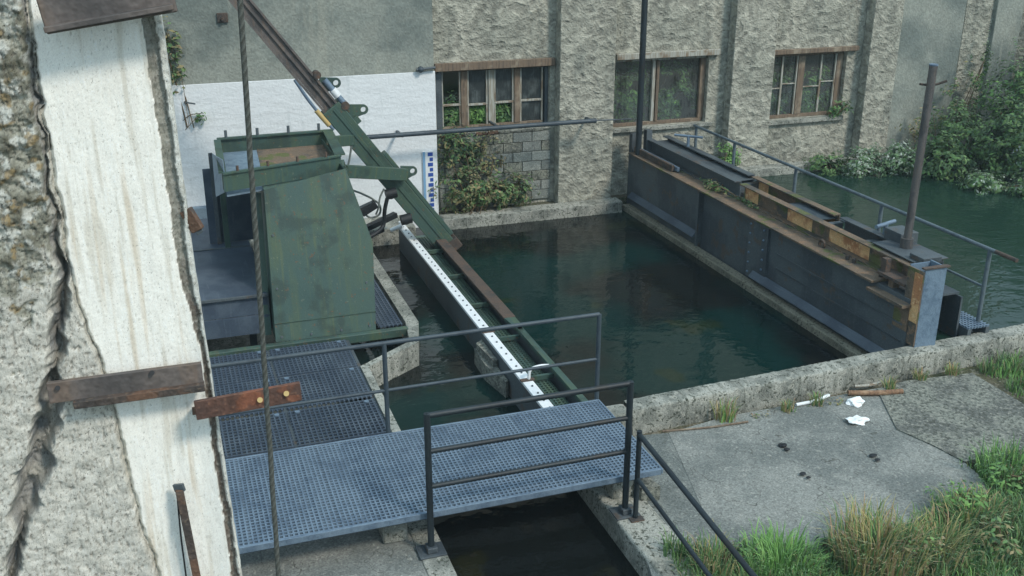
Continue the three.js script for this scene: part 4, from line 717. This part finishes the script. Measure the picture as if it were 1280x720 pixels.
function bush(name, label, category, base, blobs, seed, stems, group) {
  const t = thing(name, label, category, base, group); part('foliage', leaves(blobs, seed), M.leaf, t);
  const r = rng(seed + 1), list = []; for (let i = 0; i < stems; i++) { const b = blobs[i % blobs.length]; const e = V(b.c[0] + (r() - 0.5) * b.r[0], b.c[1] + (r() - 0.2) * b.r[1] * 0.8, b.c[2] + (r() - 0.5) * b.r[2]); const s = base.clone().add(V((r() - 0.5) * 0.4, 0, (r() - 0.5) * 0.3)); const m = s.clone().lerp(e, 0.5).add(V((r() - 0.5) * 0.2, 0.1, (r() - 0.5) * 0.2)); part('stem', tube([s, m, e], 0.005 + 0.009 * r(), 8, 5), M.bark, t); }
  return t;
}
bush('climbing_shrub', 'tangled dry shrub and ivy growing below the window with eight panes', 'shrub', V(5.7, -0.42, -18.7), [
  { c: [5.55, 0.0, -18.8], r: [0.65, 0.5, 0.3], n: 2300, s: 0.045, cols: [...GR.green, ...GR.dry, ...GR.dry], minZ: -19.06 }, { c: [6.25, -0.05, -18.8], r: [0.85, 0.42, 0.3], n: 2300, s: 0.045, cols: [...GR.green, ...GR.dry], minZ: -19.06 },
  { c: [5.4, 0.75, -18.95], r: [0.5, 0.75, 0.16], n: 1900, s: 0.042, cols: [...GR.dry, ...GR.dark, ...GR.green], minZ: -19.06, gap: -0.18 }, { c: [6.0, 0.6, -18.98], r: [0.42, 0.6, 0.12], n: 600, s: 0.04, cols: GR.dry, minZ: -19.06, gap: -0.05 }], 11, 14);
{
  const o = openings[0]; bush('window_ivy', 'green ivy inside the window with eight panes', 'ivy', V((o.x0 + o.x1) / 2, 0, -19.8), [{ c: [o.x0 + 0.45, o.y0 + 0.3, -19.37], r: [0.45, 0.4, 0.07], n: 700, s: 0.06, cols: GR.green, gap: -0.5 }, { c: [o.x0 + 1.0, o.y0 + 0.32, -19.37], r: [0.5, 0.36, 0.07], n: 900, s: 0.06, cols: GR.bright, gap: -0.5 }, { c: [o.x0 + 1.5, o.y0 + 0.3, -19.37], r: [0.4, 0.4, 0.07], n: 600, s: 0.06, cols: GR.green, gap: -0.5 }], 21, 8);
  const p = openings[1]; bush('window_ivy', 'dark creeper filling the wide window behind the gate', 'ivy', V((p.x0 + p.x1) / 2, 0, -19.9), [{ c: [p.x0 + 0.8, p.y0 + 0.65, -19.37], r: [0.9, 0.75, 0.07], n: 2600, s: 0.06, cols: [...GR.green, ...GR.bright], gap: -0.15 }, { c: [p.x1 - 0.6, p.y0 + 0.6, -19.37], r: [0.75, 0.75, 0.07], n: 2100, s: 0.06, cols: [...GR.green, ...GR.bright], gap: -0.1 }], 23, 12);
  const s = openings[2]; bush('window_ivy', 'leafy creeper behind the window with thin glazing bars', 'ivy', V((s.x0 + s.x1) / 2, 0, -19.9), [{ c: [s.x0 + 0.5, s.y0 + 0.6, -19.37], r: [0.6, 0.7, 0.07], n: 1500, s: 0.065, cols: [...GR.green, ...GR.bright], gap: -0.1 }, { c: [s.x1 - 0.55, s.y0 + 0.45, -19.37], r: [0.6, 0.65, 0.07], n: 1700, s: 0.065, cols: [...GR.bright, ...GR.green], gap: -0.15 }], 27, 12);
  bush('sill_creeper', 'small green creeper spilling over the sill by the window corner', 'creeper', V(s.x1 - 0.2, s.y0, -19.1), [{ c: [s.x1 - 0.15, s.y0 + 0.2, -19.0], r: [0.4, 0.22, 0.14], n: 260, s: 0.05, cols: GR.green, minZ: -19.1 }], 29, 4);
}
{ const c = onZ(222, 75, ZP + 0.1); bush('wall_ivy', 'ivy strands on the grey upper wall next to the plaster corner', 'ivy', V(c.x, 1.6, ZP + 0.05), [{ c: [c.x - 0.1, c.y + 0.1, ZP + 0.08], r: [0.28, 0.75, 0.08], n: 420, s: 0.05, cols: [...GR.green, ...GR.dry], gap: -0.05 }, { c: [c.x + 0.25, c.y - 1.0, ZP + 0.1], r: [0.14, 0.12, 0.08], n: 30, s: 0.05, cols: GR.green }], 31, 5);
  const d = onZ(916, 196, -17.9); bush('ledge_shrub', 'bright green shrub on the wall ledge behind the gate handrail', 'shrub', V(d.x, -0.02, -18.3), [{ c: [11.05, 0.28, -18.4], r: [0.34, 0.42, 0.24], n: 700, s: 0.045, cols: GR.bright }], 37, 6); }
bush('gate_weed', 'small weeds growing in the rust on top of the gate', 'weed', V(9.15, 0.536, -15.6), [{ c: [9.15, 0.6, -15.7], r: [0.12, 0.09, 0.5], n: 260, s: 0.03, cols: [...GR.bright, ...GR.dry] }, { c: [9.2, 0.58, -14.7], r: [0.08, 0.06, 0.5], n: 160, s: 0.028, cols: [...GR.green, ...GR.dry] }], 39, 3);
// river bank bushes
bush('bank_bush', 'low bush with whitish leaves at the foot of the roughcast wall', 'bush', V(14.3, -0.46, -18.1), [{ c: [14.2, 0.0, -18.1], r: [0.75, 0.45, 0.5], n: 2720, s: 0.043, cols: GR.white }, { c: [14.9, 0.05, -17.9], r: [0.6, 0.5, 0.5], n: 2080, s: 0.043, cols: GR.white }], 41, 6);
bush('bank_bush', 'small dark green bush next to the whitish bush at the river edge', 'bush', V(13.5, -0.46, -18.3), [{ c: [13.4, -0.05, -18.35], r: [0.55, 0.35, 0.35], n: 1440, s: 0.043, cols: GR.green }], 43, 4);
bush('bank_bush', 'broad green bush overhanging the river between the whitish bush and the tall hedge', 'bush', V(15.8, -0.46, -17.2), [{ c: [15.7, 0.1, -17.4], r: [0.8, 0.65, 0.7], n: 3520, s: 0.047, cols: [...GR.green, ...GR.dark] }, { c: [16.2, 0.5, -17.8], r: [0.8, 0.8, 0.7], n: 3520, s: 0.047, cols: GR.green }], 47, 8);
bush('bank_bush', 'pale-tipped low bush trailing into the river', 'bush', V(15.7, -0.46, -16.2), [{ c: [15.75, -0.1, -16.3], r: [0.6, 0.3, 0.5], n: 2080, s: 0.043, cols: [...GR.white, ...GR.green] }, { c: [16.4, -0.05, -15.6], r: [0.7, 0.3, 0.5], n: 2080, s: 0.043, cols: [...GR.white, ...GR.green, ...GR.green] }], 49, 6);
bush('tall_hedge', 'tall dense green hedge bush on the river bank against the wall', 'hedge', V(17.2, -0.46, -16.7), [{ c: [17.0, 0.6, -16.8], r: [1.2, 1.1, 1.1], n: 8320, s: 0.051, cols: [...GR.green, ...GR.dark] }, { c: [17.7, 1.3, -17.4], r: [1.1, 1.2, 1.0], n: 6720, s: 0.051, cols: [...GR.green, ...GR.bright, ...GR.dark] }, { c: [17.6, 0.4, -15.7], r: [1.1, 0.9, 0.9], n: 5760, s: 0.051, cols: GR.green }], 53, 12);
bush('tall_hedge', 'tallest dark green bush beyond the end pier of the factory', 'hedge', V(19.6, -0.46, -16.8), [{ c: [19.2, 1.6, -17.2], r: [1.3, 1.9, 1.3], n: 9600, s: 0.055, cols: [...GR.green, ...GR.dark] }, { c: [20.4, 2.2, -18.6], r: [1.5, 2.4, 1.5], n: 8000, s: 0.062, cols: GR.dark }, { c: [19.4, 0.5, -15.6], r: [1.3, 1.1, 1.0], n: 5760, s: 0.051, cols: GR.green }], 59, 12);
bush('wall_creeper', 'sparse creeper climbing the smooth wall panel beside the end pier', 'creeper', V(16.8, -0.46, -18.6), [{ c: [17.0, 1.0, -18.65], r: [0.7, 1.0, 0.14], n: 1440, s: 0.043, cols: [...GR.green, ...GR.dry], gap: 0, minZ: -18.8 }, { c: [17.4, 1.9, -18.68], r: [0.3, 0.7, 0.1], n: 416, s: 0.039, cols: GR.green, gap: 0, minZ: -18.8 }, { c: [15.9, 0.5, -18.65], r: [0.5, 0.5, 0.12], n: 416, s: 0.039, cols: GR.dry, gap: 0.05, minZ: -18.8 }], 61, 8);

// grass: curved blades; a shared tuft for the sward, single tufts as things
function tuftGeo(seed, n, h, spread, cols) {
  const r = rng(seed), pos = [], col = [];
  for (let i = 0; i < n; i++) {
    const a = r() * 6.283, d = spread * Math.sqrt(r()) * 0.5, x = Math.cos(a) * d, z = Math.sin(a) * d, hh = h * (0.45 + 0.75 * r()), lean = (0.15 + 0.7 * r()) * hh * 0.8, b = a + (r() - 0.5) * 2.2, w = 0.005 + 0.006 * r();
    const dx = Math.cos(b), dz = Math.sin(b), px_ = -dz * w, pz = dx * w, c = cols[Math.floor(r() * cols.length)], k = 1.5 + 1.0 * r();
    const P = [[0, 0], [0.18, 0.5], [0.55, 0.85], [1, 0.95]].map(([l, y], q) => [x + dx * lean * l, y * hh, z + dz * lean * l, 1 - q * 0.3]);
    for (let q = 0; q < 3; q++) { const A = P[q], C = P[q + 1]; const v = [[A[0] + px_ * A[3], A[1], A[2] + pz * A[3]], [A[0] - px_ * A[3], A[1], A[2] - pz * A[3]], [C[0] + px_ * C[3], C[1], C[2] + pz * C[3]], [C[0] - px_ * C[3], C[1], C[2] - pz * C[3]]]; for (const m of [0, 1, 2, 2, 1, 3]) { pos.push(...v[m]); col.push(c[0] * k, c[1] * k, c[2] * k); } }
  }
  const g = new THREE.BufferGeometry(); g.setAttribute('position', new THREE.Float32BufferAttribute(pos, 3)); g.setAttribute('color', new THREE.Float32BufferAttribute(col, 3)); g.computeVertexNormals(); g.setAttribute('uv', new THREE.Float32BufferAttribute(new Float32Array(pos.length / 3 * 2), 2)); g.userData.hasUV = true; return g;
}
const inPoly = (x, y, P) => { let c = false; for (let i = 0, j = P.length - 1; i < P.length; j = i++) if ((P[i][1] > y) !== (P[j][1] > y) && x < (P[j][0] - P[i][0]) * (y - P[i][1]) / (P[j][1] - P[i][1]) + P[i][0]) c = !c; return c; };
{
  const W2 = (l) => l.map(([x, y]) => { const p = onY(x, y, -0.46); return [p.x, p.z]; });
  const areas = [[W2([[1222, 462], [1300, 440], [1400, 430], [1500, 560], [1290, 506]]), 700], [W2([[1210, 586], [1284, 566], [1420, 600], [1420, 740], [1020, 745], [1030, 694], [1112, 674], [1170, 646], [1244, 624]]), 2000], [W2([[866, 700], [1020, 696], [1020, 760], [880, 800]]), 420], [W2([[850, 690], [880, 700], [900, 740], [850, 735]]), 60]];
  const kinds = [tuftGeo(3, 18, 0.15, 0.18, GR.green), tuftGeo(5, 16, 0.2, 0.18, [...GR.green, ...GR.dry]), tuftGeo(8, 16, 0.13, 0.2, GR.bright)].map(g => new THREE.InstancedMesh(g, M.leaf, 1400));
  const count = [0, 0, 0], m = new THREE.Matrix4(), r = rng(77);
  for (const [poly, n] of areas) { const xs = poly.map(p => p[0]), zs = poly.map(p => p[1]); for (let i = 0; i < n; i++) { const x = Math.min(...xs) + r() * (Math.max(...xs) - Math.min(...xs)), z = Math.min(...zs) + r() * (Math.max(...zs) - Math.min(...zs)); if (!inPoly(x, z, poly) || n3(x * 1.3, z * 1.3, 5) < -0.28) continue; const k = Math.floor(r() * 3); if (count[k] >= 1400) continue; const s = 0.6 + 0.7 * r(); m.makeRotationY(r() * 6.28).scale(V(s, s, s)).setPosition(x, -0.46, z); kinds[k].setMatrixAt(count[k]++, m); } }
  kinds.forEach((o, k) => { o.count = count[k]; o.name = numbered('grass'); o.userData = { kind: 'stuff', label: ['green grass sward beside the yard slabs', 'half-dry grass among the yard sward', 'short bright grass among the yard sward'][k], category: 'grass' }; scene.add(o); });
  const tuft = (px_, py_, y, n, h, sp, cols, seed, label) => { const p = onY(px_, py_, y); const o = new THREE.Mesh(tuftGeo(seed, n, h, sp, cols), M.leaf); o.name = numbered('grass_tuft'); o.position.copy(p); tag(o, label, 'grass tuft'); scene.add(o); };
  const dry = [[0.24, 0.20, 0.08], [0.19, 0.17, 0.07], [0.13, 0.14, 0.05], [0.22, 0.14, 0.08]];
  tuft(1095, 705, -0.46, 900, 0.40, 0.85, [...dry, ...dry, ...GR.green], 101, 'big yellowing grass tuft at the lower edge of the yard slab');
  tuft(1165, 700, -0.46, 520, 0.34, 0.6, [...GR.green, ...dry], 103, 'green and yellow grass tuft beside the big yellowing tuft');
  tuft(975, 712, -0.46, 600, 0.27, 0.7, GR.bright, 105, 'bushy bright green grass tuft in front of the slab edge');
  tuft(1210, 660, -0.46, 420, 0.3, 0.6, [...GR.green, ...dry], 107, 'leafy mixed grass tuft against the corner of the yard slab');
  tuft(890, 712, -0.42, 160, 0.3, 0.4, [...GR.green, ...dry], 109, 'small grass tuft beneath the dark green handrail');
  tuft(907, 524, -0.4, 90, 0.22, 0.26, [...GR.bright, ...dry], 111, 'little grass tuft growing at the foot of the parapet');
  [[985, 513, 60], [1020, 505, 70], [1112, 486, 60], [1150, 474, 80], [1190, 468, 90]].forEach(([x, y, n], i) => tuft(x, y, -0.4, n, 0.13, 0.17, [...dry, ...GR.green], 301 + i, ['tiny tuft at the parapet next to the white pipe', 'weedy tuft between the white pipe and the sticks', 'weedy tuft just past the thick brown stick', 'tuft at the parapet along the rough slab', 'tuft where the parapet meets the grass corner'][i]));
  tuft(842, 695, -0.42, 80, 0.2, 0.22, GR.green, 113, 'sparse weed tuft by the channel edge');
  tuft(1255, 600, -0.46, 260, 0.36, 0.6, [...GR.bright, ...GR.green], 115, 'dense green grass tuft below the rough slab step');
}
for (const [x, y, w, h, n, seed, cols, l] of [[1145, 705, 0.30, 0.20, 420, 201, [...GR.bright, ...GR.dry], 'broad-leaved weed beside the big yellowing grass tuft'], [1200, 640, 0.34, 0.2, 420, 203, GR.bright, 'leafy weed spreading over the corner of the yard slab'], [1262, 612, 0.4, 0.22, 460, 205, [...GR.green, ...GR.bright], 'dark leafy weed below the rough slab step'], [1035, 694, 0.16, 0.12, 160, 207, GR.dark, 'small dark weed at the broken edge of the yard slab'], [925, 706, 0.2, 0.13, 200, 209, GR.green, 'low weed between the handrail and the bright grass tuft'], [1245, 690, 0.35, 0.2, 420, 211, [...GR.green, ...GR.dry], 'tangled weed among the half-dry grass']]) { const p = onY(x, y, -0.46); bush('weed_plant', l, 'weed', p.clone(), [{ c: [p.x, p.y + h * 0.7, p.z], r: [w, h, w], n, s: 0.035, cols, minY: -0.46 }], seed, 4); }
// small things lying on the yard
for (const [x, y, n, seed, l] of [[930, 524, 120, 221, 'dry litter of leaves beside the little parapet tuft'], [1040, 503, 90, 223, 'thin strip of moss and leaves along the parapet foot']]) { const p = onY(x, y, YG); bush('leaf_litter', l, 'leaf litter', p.clone(), [{ c: [p.x, YG + 0.02, p.z], r: [0.45, 0.03, 0.12], n, s: 0.02, cols: [...GR.dry, [0.16, 0.11, 0.07]], minY: YG + 0.005 }], seed, 0); }
{
  const y = YG + 0.004, crumple = (x, yy, s, seed) => { const p = onY(x, yy, y), g = new THREE.IcosahedronGeometry(s, 3), a = g.attributes.position; for (let i = 0; i < a.count; i++) { const v = V().fromBufferAttribute(a, i), k = 1 + 0.9 * n3(v.x * 14 + seed, v.y * 14, v.z * 14); a.setXYZ(i, v.x * k * 1.35, Math.max(-0.02, v.y * k * 0.4), v.z * k); } g.computeVertexNormals(); return g.translate(p.x, y + 0.02, p.z); };
  single('crumpled_paper', crumple(1069, 504, 0.085, 2), M.paper, 'ragged piece of white litter next to the sticks by the parapet', 'litter'); single('crumpled_paper', crumple(1070, 527, 0.085, 6), M.paper, 'flat white scrap of litter out on the slab', 'litter');
  for (const [x, yy, s, l] of [[978, 558, 0.042, 'largest dark leaf scrap on the slab with two lobes'], [1004, 594, 0.028, 'thin dark scrap on the slab'], [1091, 571, 0.034, 'small dark scrap on the slab below the white litter']]) single('dark_scrap', merge([crumple(x, yy, s, x), crumple(x + 6, yy + 5, s * 0.7, yy)]), M.black, l, 'scrap');
  const stick = (a, b, r, m, name, l, c) => { const p = onY(...a, y + r), q = onY(...b, y + r), mid = p.clone().lerp(q, 0.5).add(V(0.02, 0, 0.03)); single(name, tube([p, mid, q], r, 10, 7), m, l, c); };
  stick([1060, 491], [1128, 489], 0.035, std(T.wood, 0.9, 0.004, { color: new THREE.Color(1.25, 1.0, 0.85) }), 'wooden_stick', 'thick brown stick lying along the foot of the parapet', 'stick');
  stick([1068, 483], [1100, 478], 0.02, M.paleWood, 'wooden_stick', 'thin pale stick behind the thick brown stick', 'stick');
  stick([995, 506], [1036, 494], 0.022, M.whiteBeam, 'plastic_pipe', 'short white pipe lying against the parapet foot', 'pipe');
  stick([828, 539], [935, 527], 0.012, M.wood, 'wooden_stick', 'long thin twig along the parapet beside the little tuft', 'stick');
  const p = onZ(803, 600, -8.2); 
  const bt = onY(796, 630, YG); single('broken_slab', slabXZ([[bt.x - 0.02, bt.z - 0.35], [bt.x + 0.2, bt.z - 0.4], [bt.x + 0.26, bt.z + 0.0], [bt.x + 0.06, bt.z - 0.02]], YG + 0.001, YG + 0.16).rotateX(0), M.rough, 'broken concrete chunk under the end of the footbridge', 'rubble');
}
scene.traverse(o => { if (o.isMesh) { o.castShadow = true; o.receiveShadow = true; } });
renderer.render(scene, camera);
